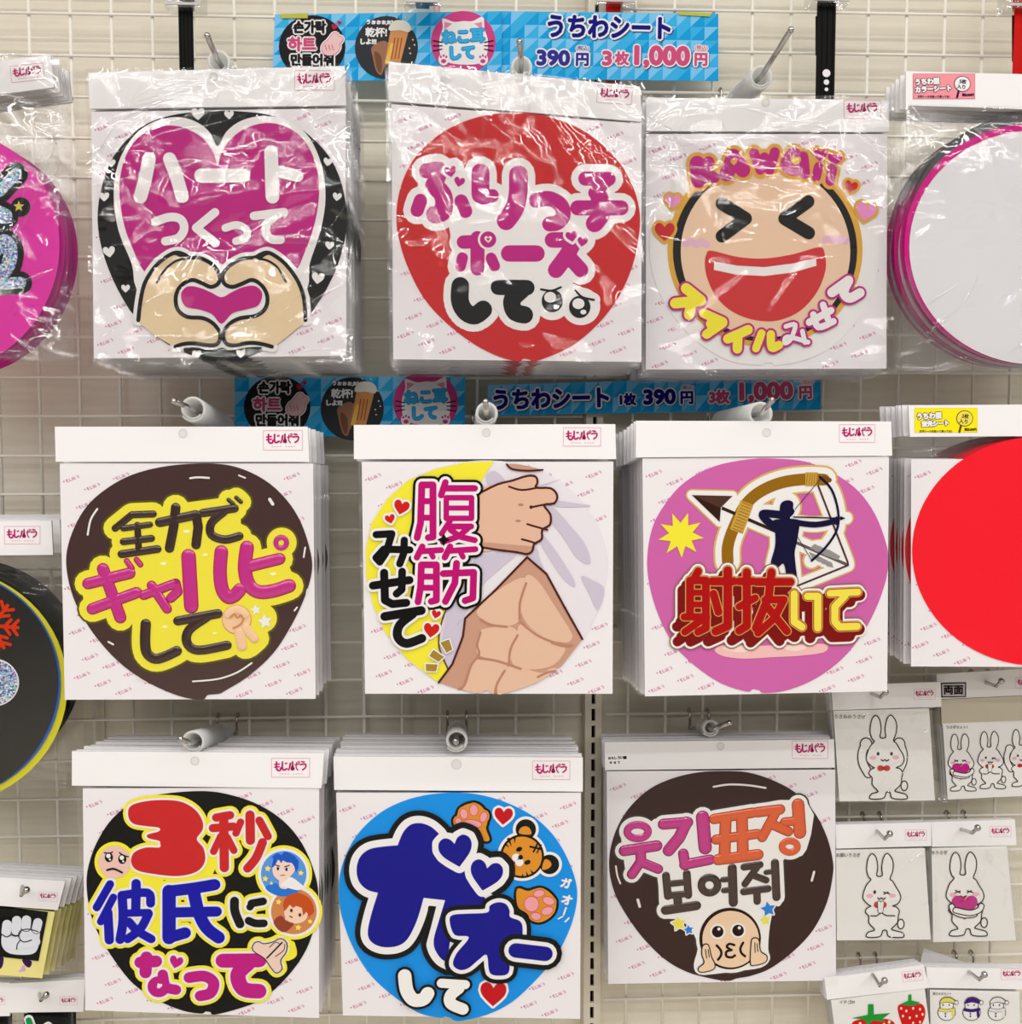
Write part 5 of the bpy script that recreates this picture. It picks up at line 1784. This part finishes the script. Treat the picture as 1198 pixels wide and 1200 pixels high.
def bunny(p, ox, oy, s, pose, line=7):
    """A white rabbit drawn round (ox, oy); pose: pray, hug or wave."""
    ln = M((48, 42, 42), 0.5)
    wh = M((236, 234, 232), 0.5)
    pk = M((232, 180, 196), 0.5)

    def q(a):
        return [t for x, y in pairs(a) for t in (ox + (x - 365) * s, oy + (y - 440) * s)]
    out = [346, 328, 352, 280, 342, 222, 318, 200, 296, 228, 287, 290, 298, 335, 312, 352, 285, 385, 266, 440, 270, 470, 300, 500, 312, 506, 288, 520, 280, 542, 300, 566,
           300, 605, 334, 645, 298, 658, 284, 684, 320, 690, 368, 682, 382, 650, 404, 650, 414, 682, 460, 690, 504, 686, 496, 662, 455, 650, 432, 640, 466, 605, 472, 565,
           478, 535, 462, 512, 440, 505, 470, 492, 486, 462, 480, 430, 462, 400, 440, 362, 424, 346, 440, 300, 440, 240, 410, 198, 386, 222, 375, 280, 378, 328]
    p.E(wh, 1, *q([488, 612]), 19 * s, 28 * s)
    p.ring(ln, 2, *q([488, 612]), 19 * s, 28 * s, line)
    p.Fl(wh, 3, q(out))
    p.stroke(ln, 4, pairs(q(out)), line, True)
    p.E(pk, 4, *q([305, 447]), 20 * s, 12 * s)
    p.E(pk, 4, *q([438, 445]), 20 * s, 12 * s)
    if pose != 'hug':
        p.E(ln, 5, *q([334, 424]), 8 * s, 11 * s)
        p.stroke(ln, 5, pairs(q([352, 458, 362, 466, 373, 458, 384, 466, 396, 458])), line)
    if pose == 'wave':
        p.E(ln, 5, *q([412, 424]), 8 * s, 11 * s)
    else:
        p.stroke(ln, 5, pairs(q([388, 436, 412, 424])), line)
        p.stroke(ln, 5, pairs(q([388, 424, 420, 434])), line)
    if pose == 'hug':
        p.stroke(ln, 5, pairs(q([320, 422, 346, 436])), line)
        p.stroke(ln, 5, pairs(q([318, 436, 346, 426])), line)
        p.Fl(M((200, 40, 60), 0.5), 5, q([352, 452, 364, 458, 376, 452, 384, 456, 364, 482, 346, 456]))
        p.stroke(ln, 6, pairs(q([346, 454, 364, 460, 384, 454])), line * .8)
        p.H(MAG, 6, *q([372, 512]), 150 * s, 0, 0, 120 * s)
        for ly, a in ((7, [296, 515, 312, 545, 370, 566, 430, 560]), (9, [468, 512, 455, 535, 400, 552, 318, 536])):
            p.stroke(ln, ly, pairs(q(a)), 30 * s + line * 1.4)
            p.stroke(wh, ly + 1, pairs(q(a)), 30 * s - line * .6)
        p.H(MAG, 6.5, *q([372, 580]), 40 * s, 0, 0, 24 * s)
    elif pose == 'pray':
        for x in (345, 388):
            p.E(RED, 5, *q([x, 498]), 16 * s, 18 * s)
        for x in (360, 378):
            p.stroke(ln, 6, pairs(q([x, 485, x + (365 - x) * .5, 535])), 17 * s + line)
            p.stroke(wh, 7, pairs(q([x, 485, x + (365 - x) * .5, 535])), 17 * s)
        p.stroke(ln, 6, pairs(q([310, 562, 345, 562, 372, 545, 400, 560, 450, 562])), line)
    else:
        for sg in (-1, 1):
            def m(a):
                return q([t for x, y in pairs(a) for t in (365 + sg * (x - 365) - (8 if sg > 0 else 0), y)])
            arm = [440, 500, 478, 490, 498, 430, 492, 370, 470, 345, 445, 352, 440, 378, 455, 400]
            p.stroke(ln, 2, pairs(m([452, 540, 484, 480, 488, 420, 470, 372])), 42 * s + line * 2)
            p.E(ln, 2, *m([466, 368]), 30 * s + line, 32 * s + line)
            p.stroke(wh, 2.5, pairs(m([452, 540, 484, 480, 488, 420, 470, 372])), 42 * s)
            p.E(wh, 2.5, *m([466, 368]), 30 * s, 32 * s)
        for x in (348, 385):
            p.E(RED, 6, *q([x, 508]), 19 * s, 17 * s)
        p.E(M((150, 20, 30), 0.5), 7, *q([366, 508]), 10 * s, 10 * s)


def tiny_text(p, text, x, y, h, m=None):
    p.T(text, x, y, h, [(m or M((130, 126, 124), 0.5), h * 0.03, 5)], 0, 1.0, 5)


def small_pack(label, Y, header, card, art, region, logo, hook_px, tip_px, hook_label, blabel, bgroup, back=4, seed=1, bag=None, card_mat=None, body=None, extra=None, shiftx=0.0008, cat='sticker pack', pitch=0.009, slope=0.28, logo_ang=0, creases=None):
    def cardbody(t, root, Y):
        m = MB()
        m.slab(q2(card, Y, root), 0.0, 0.0008)
        o = m.build('sticker_card', card_mat or M((234, 232, 230), 0.4), t)
        res = [o]
        if body:
            res += body(t, root, Y)
        p = Pen(region, Y, root, o, 0.0002)
        art(p)
        p.flush()
        return res
    packet('sticker_packet', label, cat, Y, header, None, None, None, None, bag or (header[6], header[7], card[2] + 6, card[3], card[4] + 10, card[5] + 2, card[6] - 2, card[7] + 2), bool(creases), None,
           logo, back, pitch, slope, blabel, bgroup, seed, region, body=cardbody, logo_ang=logo_ang, jit=0.0016, thick=0.0014, shiftx=shiftx, extra=extra, bag_amp=0.0022, creases=creases)
    if hook_px:
        small_hook(hook_label, hook_px, tip_px, Y)


RG = (958, 960, 240)


def a_pray(p):
    p.sub('rabbit_print')
    bunny(p, 365, 440, 1.0, 'pray')
    tiny_text(p, '\u304a\u9858\u3044\u3046\u3055\u304e', 180, 207, 22)


def a_hug(p):
    p.sub('rabbit_print')
    bunny(p, 852, 432, 1.0, 'hug')
    tiny_text(p, '\u3081\u3046\u3055\u304e', 712, 192, 22)


def a_wave(p):
    p.sub('rabbit_print')
    bunny(p, 385, 630, 1.0, 'wave')
    tiny_text(p, '\u3046\u3055\u307f\u307f\u3046\u3055\u304e', 190, 396, 24)


def a_set(p):
    p.sub('rabbit_prints')
    bunny(p, 832, 662, 0.68, 'hug', 5)
    bunny(p, 1005, 648, 0.68, 'pray', 5)
    bunny(p, 1192, 636, 0.68, 'wave', 5)
    tiny_text(p, '\u3046\u3055\u304e\u30bb\u30c3\u30c8\uff01', 815, 458, 18)


def both_sides(t, root, Y, hd):
    p = Pen((958, 760, 240), Y, root, hd, 0.0016)
    p.sub('double_sided_label')
    k = M((40, 36, 36), 0.5)
    p.Fl(k, 0, [720, 198, 868, 195, 868, 282, 722, 285], False)
    p.Fl(M((196, 190, 192), 0.5), 1, [726, 205, 861, 202, 861, 276, 728, 278], False)
    p.T('\u4e21\u9762', 793, 240, 50, [(k, 2.2, 2)])
    p.flush()


def grey_strip(t, root, Y):
    m = MB()
    m.slab(q2((1103, 820, 1250, 813, 1250, 842, 1104, 849), Y, root), 0.0003, 0.0009)
    return [m.build('grey_strip', M((206, 198, 180), 0.5), t)]


SB = 'thin clear sticker packet hanging behind the '
small_pack('double-sided sticker packet with a row of three rabbits under the red fluorescent sheets', -0.055, (1097, 790, 1255, 780, 1255, 812, 1100, 819), (1105, 848, 1255, 842, 1255, 930, 1111, 937), a_set, (958, 760, 240),
           (1203, 800, 26), (1156, 800), (1174, 798), 'small chrome hook through the double-sided rabbit pack', SB + 'row of three rabbits', 'packets behind the row of three rabbits', 4, 201, body=grey_strip, extra=both_sides)
small_pack('sticker packet with a rabbit holding both arms up and a red bow', -0.075, (974, 803, 1102, 799, 1103, 828, 976, 832), (977, 833, 1089, 830, 1096, 938, 984, 939), a_wave, (958, 760, 240),
           (1083, 813, 25), (1022, 813), (1038, 811), 'small chrome hook just under the archer sheet', SB + 'rabbit with raised arms', 'packets behind the rabbit with raised arms', 4, 203, creases=(7, 0.75, 0.25, 0.0, (0.10, 0, 0)))
small_pack('sticker packet with a winking rabbit pressing its paws together', -0.075, (979, 966, 1091, 963, 1091, 991, 980, 994), (980, 996, 1084, 994, 1091, 1101, 981, 1102), a_pray, RG,
           (1073, 978, 25), (1028, 974), (1043, 977), 'small chrome hook through the winking rabbit pack', SB + 'winking rabbit', 'packets behind the winking rabbit', 4, 207, creases=(5, 0.6, 0.4, 0.0, (0.08, 0, 0)))
small_pack('sticker packet with a laughing rabbit hugging a pink heart', -0.07, (1091, 963, 1189, 960, 1191, 990, 1092, 992), (1092, 994, 1180, 991, 1191, 1102, 1094, 1104), a_hug, RG,
           (1172, 974, 25), (1127, 972), (1146, 970), 'small chrome hook through the heart-hugging rabbit pack', SB + 'heart-hugging rabbit', 'packets behind the heart-hugging rabbit', 4, 211, creases=(4, 1.3, 0.4, 0.0, (0.08, 0, 0)))


def a_straw(p):
    p.sub('strawberry_print')
    R, G, W = M((206, 36, 40), 0.45), M((40, 150, 60), 0.45), M((244, 224, 200), 0.5)
    p.Fl(R, 1, [470, 1110, 490, 1080, 550, 1085, 610, 1080, 632, 1130, 610, 1200, 550, 1260, 500, 1210])
    for x, y in ((490, 1105), (520, 1120), (560, 1105), (600, 1110), (615, 1140), (580, 1150), (540, 1160), (500, 1150), (560, 1190), (600, 1185)):
        p.E(W, 2, x, y, 6, 8)
    p.Fl(G, 3, [485, 1080, 530, 1060, 532, 1024, 550, 1024, 550, 1058, 600, 1070, 575, 1085, 540, 1090, 510, 1086], False)
    p.Fl(R, 1, [200, 1200, 250, 1170, 380, 1165, 450, 1190, 460, 1280, 330, 1400, 210, 1290])
    for x, y in ((420, 1185), (390, 1200), (250, 1195), (330, 1230)):
        p.E(W, 2, x, y, 8, 10)
    p.Fl(G, 3, [200, 1162, 295, 1142, 296, 1080, 328, 1080, 330, 1140, 428, 1132, 380, 1165, 395, 1185, 330, 1175, 290, 1200, 275, 1170], False)
    tiny_text(p, '\u30a4\u30c1\u30b4M', 172, 1066, 22)


def a_snowmen(p):
    p.sub('snowman_prints')
    ln, wh = M((90, 88, 92), 0.5), M((236, 234, 234), 0.5)
    for x, c in ((756, M((224, 216, 96), 0.5)), (902, M((66, 32, 128), 0.5)), (1050, M((226, 224, 224), 0.5))):
        p.E(ln, 1, x, 1130, 54, 48)
        p.E(ln, 1, x, 1085, 42, 36)
        p.E(wh, 2, x, 1130, 49, 43)
        p.E(wh, 2, x, 1085, 37, 31)
        p.Fl(ln, 3, [x - 44, 1078, x - 25, 1043, x + 20, 1038, x + 60, 1066, x + 40, 1078, x, 1070])
        p.Fl(c, 4, [x - 40, 1074, x - 22, 1047, x + 18, 1043, x + 50, 1066, x + 36, 1072, x, 1066])
        p.E(ln, 4, x + 56, 1070, 13)
        p.E(wh, 5, x + 56, 1070, 9)
        p.stroke(ln, 3, [(x - 40, 1112), (x, 1118), (x + 42, 1110)], 20)
        p.stroke(c, 4, [(x - 40, 1112), (x, 1118), (x + 42, 1110)], 15)
        p.stroke(c, 4, [(x + 35, 1115), (x + 38, 1150)], 16)
        for dx in (-22, 14):
            p.E(M((40, 36, 40), 0.5), 4, x + dx, 1085, 4, 5)
        for dy in (1135, 1150):
            p.E(M((60, 50, 90), 0.5), 4, x - 8, dy, 5)
    tiny_text(p, '\u96ea\u3060\u308b\u307e\u30bb\u30c3\u30c8', 728, 1018, 14)


small_pack('sticker packet with two red strawberries, header tilted', -0.08, (966, 1146, 1082, 1130, 1089, 1157, 969, 1171), (974, 1172, 1084, 1158, 1097, 1262, 988, 1276), a_straw, RG,
           (1069, 1143, 24), (1023, 1142), (1037, 1149), 'small chrome hook through the tilted strawberry pack', SB + 'strawberries', 'packets behind the strawberries', 4, 223, logo_ang=-6, cat='sticker pack')
small_pack('sticker packet with a row of small snowmen in caps and scarves', -0.075, (1085, 1133, 1215, 1135, 1215, 1159, 1087, 1157), (1090, 1160, 1195, 1162, 1197, 1262, 1092, 1262), a_snowmen, RG,
           (1185, 1141, 25), (1136, 1139), (1154, 1142), 'small chrome hook through the snowman pack', SB + 'snowmen', 'packets behind the snowmen', 3, 227)
# a spare header card slipped up behind the snowman pack
m = MB()
rt = P(1110, 1130, -0.03)
m.slab(q2((1083, 1111, 1141, 1131, 1200, 1140, 1076, 1140), -0.03, rt), 0, 0.0008)
o = m.build('loose_header_card', WHITE, None, False, rt)
tag(o, 'loose white header card sticking up askew behind the snowman pack', 'card')


def a_fist(p):
    p.sub('fist_print')
    K, W = M((34, 30, 30), 0.4), M((226, 230, 240), 0.4)
    p.Fl(K, 1, [20, 455, 306, 486, 244, 797, -30, 765], False)
    fing = [[60, 48, 560, 42, 610], [60, 110, 535, 105, 600], [60, 172, 532, 168, 575], [58, 245, 548, 235, 590]]
    hand = [20, 600, 60, 570, 240, 580, 255, 640, 245, 710, 210, 750, 120, 755, 50, 740, 12, 690]
    p.Fl(W, 3, hand)
    p.stroke(K, 2, pairs(hand), 10, True)
    for a in fing:
        p.stroke(K, 4, pairs(a[1:]), a[0] + 10)
        p.stroke(W, 5, pairs(a[1:]), a[0])
    p.Fl(W, 5.5, [20, 620, 70, 645, 130, 640, 245, 640, 240, 700, 60, 720, 16, 680])
    p.stroke(K, 6, [(18, 625), (45, 640), (75, 625)], 7)
    p.stroke(K, 6, [(75, 625), (100, 635), (125, 630)], 7)
    p.stroke(K, 6, [(245, 605), (180, 590), (130, 605), (125, 645), (155, 672), (205, 660)], 7)
    p.stroke(K, 6, [(135, 660), (115, 685), (110, 718)], 7)


def yellow_card(t, root, Y):
    m = MB()
    m.slab(q2((-60, 1056, 64, 1069, 49, 1147, -62, 1138), Y, root), 0.001, 0.0016)
    o = m.build('yellow_card', M((240, 230, 150), 0.45), t)
    p = Pen((0, 980, 220), Y, root, o, -0.0009, 1200.0)
    p.sub('purple_print')
    c = M((58, 24, 84), 0.45)
    p.Fl(c, 0, [-20, 770, 20, 775, 15, 830, -10, 850])
    p.Fl(c, 0, [140, 790, 200, 800, 190, 840, 160, 830])
    p.Fl(M((216, 170, 226), 0.45), 1, [130, 850, 150, 825, 160, 860, 120, 868])
    p.flush()
    return [o]


small_pack('sticker packet with a white clenched fist on black over a yellow card', -0.11, (-62, 1024, 77, 1032, 68, 1066, -64, 1056), (-5, 1061, 56, 1069, 45, 1126, -7, 1120), a_fist, (0, 980, 219.6),
           (57, 1050, 22), (26, 1039), (31, 1043), 'small chrome hook through the clenched fist pack', SB + 'clenched fist', 'packets behind the clenched fist', 6, 231, bag=(-64, 1056, 66, 1066, 66, 1146, -64, 1142),
           body=yellow_card, shiftx=0.0018, pitch=0.0135, slope=0.20, logo_ang=4, card_mat=M((34, 30, 30), 0.4))


def a_leaf(p):
    p.sub('leaf_print')
    p.stroke(PW, 1, [(185, 1170), (205, 1225)], 62)
    p.stroke(M((30, 150, 84), 0.4), 2, [(185, 1175), (205, 1235)], 40)
    p.stroke(PW, 1, [(270, 1215), (310, 1190), (340, 1215)], 14)


small_pack('sticker packet with green leaf on black card, beside the red 3 sheet', -0.09, (12, 1152, 100, 1147, 98, 1185, 12, 1186), (28, 1188, 77, 1188, 77, 1250, 28, 1250), a_leaf, (0, 980, 219.6),
           (81, 1172, 20), (46, 1165), (54, 1166), 'small chrome hook through the green leaf pack', SB + 'green leaf', 'packets behind the green leaf', 3, 239, card_mat=M((34, 30, 30), 0.4), pitch=0.011)


def a_dark(p):
    p.sub('dark_print')
    p.Fl(M((40, 34, 36), 0.4), 1, [-80, 1185, 12, 1185, 12, 1500, -80, 1500], False)


small_pack('dark sticker packet cut off at the lower left beside the green leaf pack', -0.09, (-90, 1150, 12, 1151, 12, 1190, -90, 1192), (-84, 1193, 3, 1193, 3, 1260, -84, 1260), a_dark, (0, 980, 219.6),
           (-4, 1172, 20), None, None, None, SB + 'dark pack at the lower left', 'packets behind the dark lower left pack', 2, 241, card_mat=M((34, 30, 30), 0.4), pitch=0.011)

# ---------------------------------------------------------------- price banners


def banner(label, Y, quad, pics, texts, seed, tape):
    root = P((quad[0] + quad[2]) / 2, (quad[1] + quad[3]) / 2, Y)
    t = thing('price_banner', root, label, 'banner')
    m = MB()
    m.slab(q2(quad, Y, root), 0, 0.0006)
    b = m.build('sheet', M((64, 178, 232), 0.4), t)
    p = Pen((0, 0, 1198), Y, root, b, 0.0001)
    p.sub('printed_triangles')
    lt, dk = M((126, 198, 242), 0.4), M((16, 158, 222), 0.4)
    n = max(1, round((quad[2] - quad[0]) / 16.4))
    r = max(1, round((quad[7] - quad[1]) / 16.4))

    def at(u, v):
        x = (quad[0] * (1 - u) + quad[2] * u) * (1 - v) + (quad[6] * (1 - u) + quad[4] * u) * v
        y = (quad[1] * (1 - u) + quad[3] * u) * (1 - v) + (quad[7] * (1 - u) + quad[5] * u) * v
        return x, y
    rnd = random.Random(seed)
    for i in range(n):
        for j in range(r):
            a, c, d, e = at(i / n, j / r), at((i + 1) / n, j / r), at((i + 1) / n, (j + 1) / r), at(i / n, (j + 1) / r)
            k = (i + j + rnd.randrange(2)) % 3
            if k != 0:
                p.Fl(lt, 0, [*a, *c, *e], False)
            if k != 1:
                p.Fl(dk, 0, [*c, *d, *e], False)
    if pics:
        p.sub('printed_pictures')
        pics(p)
    if texts:
        p.sub('printed_prices')
        texts(p)
    p.flush()
    if tape:
        p = Pen((0, 0, 1198), Y, root, t, 0.0016)
        p.sub('tape')
        p.Fl(M((188, 190, 84), 0.4), 0, tape, False)
        p.flush()


NAVY2 = M((58, 58, 150), 0.45)
NAVYD = M((24, 24, 130), 0.45)
ROSE = M((208, 84, 130), 0.45)
GREY3 = M((60, 62, 66), 0.45)


def pic_hand(p, cx, cy):
    K = M((46, 44, 46), 0.45)
    p.E(K, 2, cx, cy + 3, 39, 37)
    for s, dx, dy, h, col, sx in (('\uc190\uac00\ub77d', -3, -20, 13.5, K, .92), ('\ud558\ud2b8', -12, 0, 15.5, ROSE, 1.05), ('\ub9cc\ub4e4\uc5b4\uc918', 0, 18.5, 13, K, .98)):
        p.T(s, cx + dx, cy + dy, h, [(PW, 2.6, 3), (col, 0.9, 4)], 0, sx)
    FL = M((236, 196, 196), 0.45)
    for m, e, ly in ((PW, 4, 3), (ROSE, 1.3, 4), (FL, 0, 5)):
        p.E(m, ly, cx + 22, cy + 4, 11 + e / 2, 9 + e / 2, -25)
        p.stroke(m, ly, [(cx + 20, cy), (cx + 27, cy - 9)], 8 + e)
        p.stroke(m, ly, [(cx + 27, cy + 2), (cx + 33, cy - 6)], 6 + e)
    for dx in (16, 20, 24):
        p.stroke(ROSE, 6, [(cx + dx - 1, cy + 1), (cx + dx + 1, cy + 7)], 0.8)
    p.H(M((200, 40, 60), 0.45), 4, cx + 26, cy - 20, 7, 15)
    p.H(M((200, 40, 60), 0.45), 4, cx + 32, cy - 25, 5, 15)


def pic_beer(p, cx, cy):
    p.E(GREY3, 2, cx, cy + 3, 37, 37)
    p.T('\u4e7e\u676f!', cx - 12, cy - 15, 10.5, [(PW, 0.45, 4)])
    p.T('\u3057\u3088!!!', cx - 21, cy - 4, 6, [(PW, 0.5, 4)])
    p.T('\u3046\u3049\u3049\u3049\u3049!', cx - 8, cy - 27, 5, [(PW, 0.4, 4)])
    HB = M((158, 116, 92), 0.5)
    p.Fl(HB, 3, [cx - 17, cy + 2, cx - 2, cy - 5, cx + 8, cy + 8, cx - 2, cy + 26, cx - 6, cy + 35, cx - 12, cy + 30, cx - 16, cy + 14])
    p.Fl(M((120, 84, 64), 0.5), 3.5, [cx - 14, cy + 8, cx - 6, cy + 14, cx - 6, cy + 32, cx - 11, cy + 28])
    p.Fl(M((214, 150, 96), 0.4), 4, [cx + 5, cy - 18, cx + 26, cy - 16, cx + 15, cy + 26, cx - 2, cy + 22], False)
    p.Fl(M((232, 190, 90), 0.4), 5, [cx + 5, cy - 2, cx + 9, cy - 2, cx + 3, cy + 22, cx - 2, cy + 22], False)
    for k in range(3):
        p.stroke(M((160, 84, 56), 0.4), 5, [(cx + 10 + k * 4, cy - 8), (cx + 6 + k * 4, cy + 16)], 1.2)
    p.Fl(M((226, 224, 214), 0.4), 6, [cx + 3, cy - 17, cx + 6, cy - 26, cx + 14, cy - 29, cx + 24, cy - 27, cx + 29, cy - 20, cx + 26, cy - 15, cx + 16, cy - 17])
    for dx, dy in ((30, -18), (31, -6), (27, 4), (12, -32), (22, -32), (0, -24), (28, 10), (33, 0)):
        p.E(M((226, 210, 180), 0.4), 5, cx + dx, cy + dy, 1)


def pic_cat(p, cx, cy):
    PKC = M((206, 74, 136), 0.4)
    BLC = M((66, 176, 230), 0.4)
    p.E(PKC, 2, cx, cy + 2, 38, 37)
    p.Fl(PW, 3, [cx - 28, cy, cx - 24, cy - 15, cx - 24, cy - 26, cx - 11, cy - 22, cx, cy - 23, cx + 11, cy - 23, cx + 23, cy - 28, cx + 25, cy - 14, cx + 29, cy + 2, cx + 24, cy + 24, cx, cy + 28, cx - 24, cy + 22])
    for sx in (-1, 1):
        p.Fl(M((230, 140, 170), 0.4), 4, [cx + sx * 22, cy - 22, cx + sx * 13, cy - 20, cx + sx * 22, cy - 13], False)
        for k in (-1, 0, 1):
            p.stroke(M((50, 40, 46), 0.4), 4, [(cx + sx * 25, cy + 6 + k * 4), (cx + sx * 35, cy + 6 + k * 6)], 1.4)
        p.E(PW, 4, cx + sx * 23, cy + 22, 6, 7)
        p.E(PKC, 5, cx + sx * 23, cy + 24, 3, 2.5)
        for k in (-1, 0, 1):
            p.E(PKC, 5, cx + sx * 23 + k * 3.2, cy + 19 - (1 - abs(k)) * 1.5, 1.2, 1.6)
    p.T('\u306d\u3053\u8033', cx, cy - 5, 15, [(M((30, 130, 200), 0.4), 1.7, 5), (BLC, 1.0, 6)], -3, 0.98)
    p.T('\u3057\u3066', cx - 1, cy + 14, 14, [(M((30, 130, 200), 0.4), 1.7, 5), (BLC, 1.0, 6)], -3, 0.98)


def txt(p, s, x, y, h, col, out, bold, rot=0, sx=1.0):
    p.T(s, x + h * .05, y + h * .05, h, [(M((70, 90, 130), 0.5), out, 2)], rot, sx)
    p.T(s, x, y, h, [(PW, out, 3), (col, bold, 4)], rot, sx)


def pics_a(p):
    pic_hand(p, 366, 52)
    pic_beer(p, 453, 53)
    pic_cat(p, 543, 48)


def texts_a(p):
    txt(p, '\u3046\u3061\u308f\u30b7\u30fc\u30c8', 714, 32, 24.5, NAVYD, 3.4, 1.25, 1.2, 0.86)
    txt(p, '390', 648.5, 68, 16.5, NAVY2, 3.0, 1.25, 1, 1.12)
    txt(p, '\u5186', 682.5, 70, 14, NAVY2, 2.6, 0.8, 1)
    txt(p, '(\u7a0e\u8fbc)', 683, 57, 6.2, NAVY2, 1.2, 0.1, 1)
    txt(p, '3', 711.5, 68.5, 15.5, ROSE, 2.8, 1.2, 1, 1.2)
    txt(p, '\u679a', 729, 68.5, 15, ROSE, 2.6, 0.8, 1)
    txt(p, '1,000', 776, 67, 24, ROSE, 3.2, 1.6, 1, 1.06)
    txt(p, '\u5186', 821.5, 70, 14, ROSE, 2.6, 0.8, 1)
    txt(p, '(\u7a0e\u8fbc)', 822, 56.5, 6.2, ROSE, 1.2, 0.1, 1)


def pics_b(p):
    pic_hand(p, 325, 474)
    pic_beer(p, 413, 476)
    pic_cat(p, 499, 470)


def texts_b(p):
    r = -1.3
    txt(p, '\u3046\u3061\u308f\u30b7\u30fc\u30c8', 646, 467, 22, NAVYD, 3.2, 1.2, r, 0.90)
    txt(p, '1\u679a', 736, 468, 13, NAVYD, 2.4, 0.9, r, 1.0)
    txt(p, '390', 773, 465, 16, NAVYD, 2.8, 1.25, r, 1.12)
    txt(p, '\u5186', 805, 466, 14, NAVYD, 2.4, 0.8, r)
    txt(p, '(\u7a0e\u8fbc)', 806, 454.5, 6, NAVYD, 1.2, 0.1, r)
    txt(p, '3\u679a', 843, 465, 15, ROSE, 2.6, 1.0, r, 1.0)
    txt(p, '1,000', 898, 459.5, 22, ROSE, 3.0, 1.5, r, 1.12)
    txt(p, '\u5186', 944, 460, 14, ROSE, 2.4, 0.8, r)
    txt(p, '(\u7a0e\u8fbc)', 946, 447.5, 6, ROSE, 1.2, 0.1, r)


banner('upper blue banner with three round fan pictures, between the heart and red sheets', -0.022, (322, 17, 588, 13, 588, 92, 319, 96), pics_a, None, 5, (329, 17, 361, 16, 361, 22, 330, 22))
banner('upper blue price banner above the red sheet, reading 390 and 1,000 yen', -0.018, (583, 13, 842, 16, 842, 95, 581, 92), None, texts_a, 6, (794, 14, 834, 16, 832, 20, 796, 18))
banner('lower blue banner with round fan pictures, just above the torso sheet', -0.022, (275, 441, 545, 441, 545, 510, 275, 512), pics_b, None, 8, None)
banner('lower narrow blue price strip above the archer sheet', -0.018, (572, 451, 962, 440, 962, 480, 572, 487), None, texts_b, 9, None)


# ---------------------------------------------------------------- straps hanging along the top
def strap(label, x0, x1, ytop, ybot, Y, mat, strands, holder, dots=(), extra_bits=()):
    root = P((x0 + x1) / 2, ytop, Y)
    t = thing('light_stick_strap', root, label, 'strap')
    m = MB()
    a, b = P(x0, ytop, Y) - root, P(x1, ybot, Y) - root
    w = (b.x - a.x) / strands
    for k in range(strands):
        cx = a.x + w * (k + 0.5)
        m.box(cx - w * 0.49, cx + w * 0.49, (k % 2) * 0.0012, (k % 2) * 0.0012 + 0.002, b.z, a.z)
    m.build('bands', mat, t)
    if holder:
        h0, h1 = P(holder[0], holder[1], Y) - root, P(holder[2], holder[3], Y) - root
        m = MB()
        m.box(h0.x, h1.x, -0.012, 0.014, h1.z, h0.z)
        c = m.build('clear_holder', CLEAR, t)
        m = MB()
        mid = (h0.x + h1.x) / 2
        m.box(mid - 0.008, mid + 0.008, -0.006, 0.010, h1.z + 0.003, h0.z)
        m.build('clip', mat, t)
        m = MB()
        m.box(h0.x + 0.002, h1.x - 0.002, -0.0135, -0.0122, h1.z + 0.002, h1.z + 0.005)
        m.build('holder_lip', M((196, 196, 196), 0.2), t)
    if dots:
        p = Pen((0, 0, 1198), Y, root, t, 0.0006)
        p.sub('white_dots')
        for x, y, r in dots:
            p.E(PW, 1, x, y, r)
        p.flush()
    for nm, (q, m2) in extra_bits:
        k = MB()
        k.slab(q2(q, Y, root), 0.002, 0.004)
        k.build(nm, m2, t)
    # the peg it hangs from, fixed to the grid above the picture
    m = MB()
    tp = P((x0 + x1) / 2, ytop - 4, Y) - root
    m.tube([Vector((tp.x, -0.004, tp.z)), Vector((tp.x, -root.y - 0.003, tp.z))], 0.0025, 8)
    m.build('hanging_peg', CHROME, t)


KS = M((30, 28, 30), 0.4)
RS = M((206, 36, 34), 0.4)
strap('black ribbed strap hanging above the heart-hands sheet', 208, 227, -34, 84, -0.06, KS, 8, (195, -26, 240, 13))
strap('clear holder with black clip above the upper banner', 496, 512, -34, 6, -0.06, KS, 3, (474, -26, 516, 10))
strap('red strap in clear holder, its ends showing under the upper price banner', 711, 727, -34, 100, -0.008, RS, 2, (699, -26, 745, 9))
strap('black strap with three white dots above the laughing face sheet', 959, 978, -34, 116, -0.06, KS, 7, (947, -26, 992, 8), ((968.5, 86, 4.6), (968.5, 96.5, 3.2), (968.5, 105, 2.2)), (('side_tab', ((957, 18, 961, 18, 961, 64, 957, 64), KS)),))
strap('red strap at the upper right corner above the white fan-shaped sheets', 1191, 1209, -34, 86, -0.06, RS, 3, (1176, -26, 1222, 14), (), (('side_tab', ((1188, 17, 1193, 17, 1193, 71, 1188, 71), KS)),))
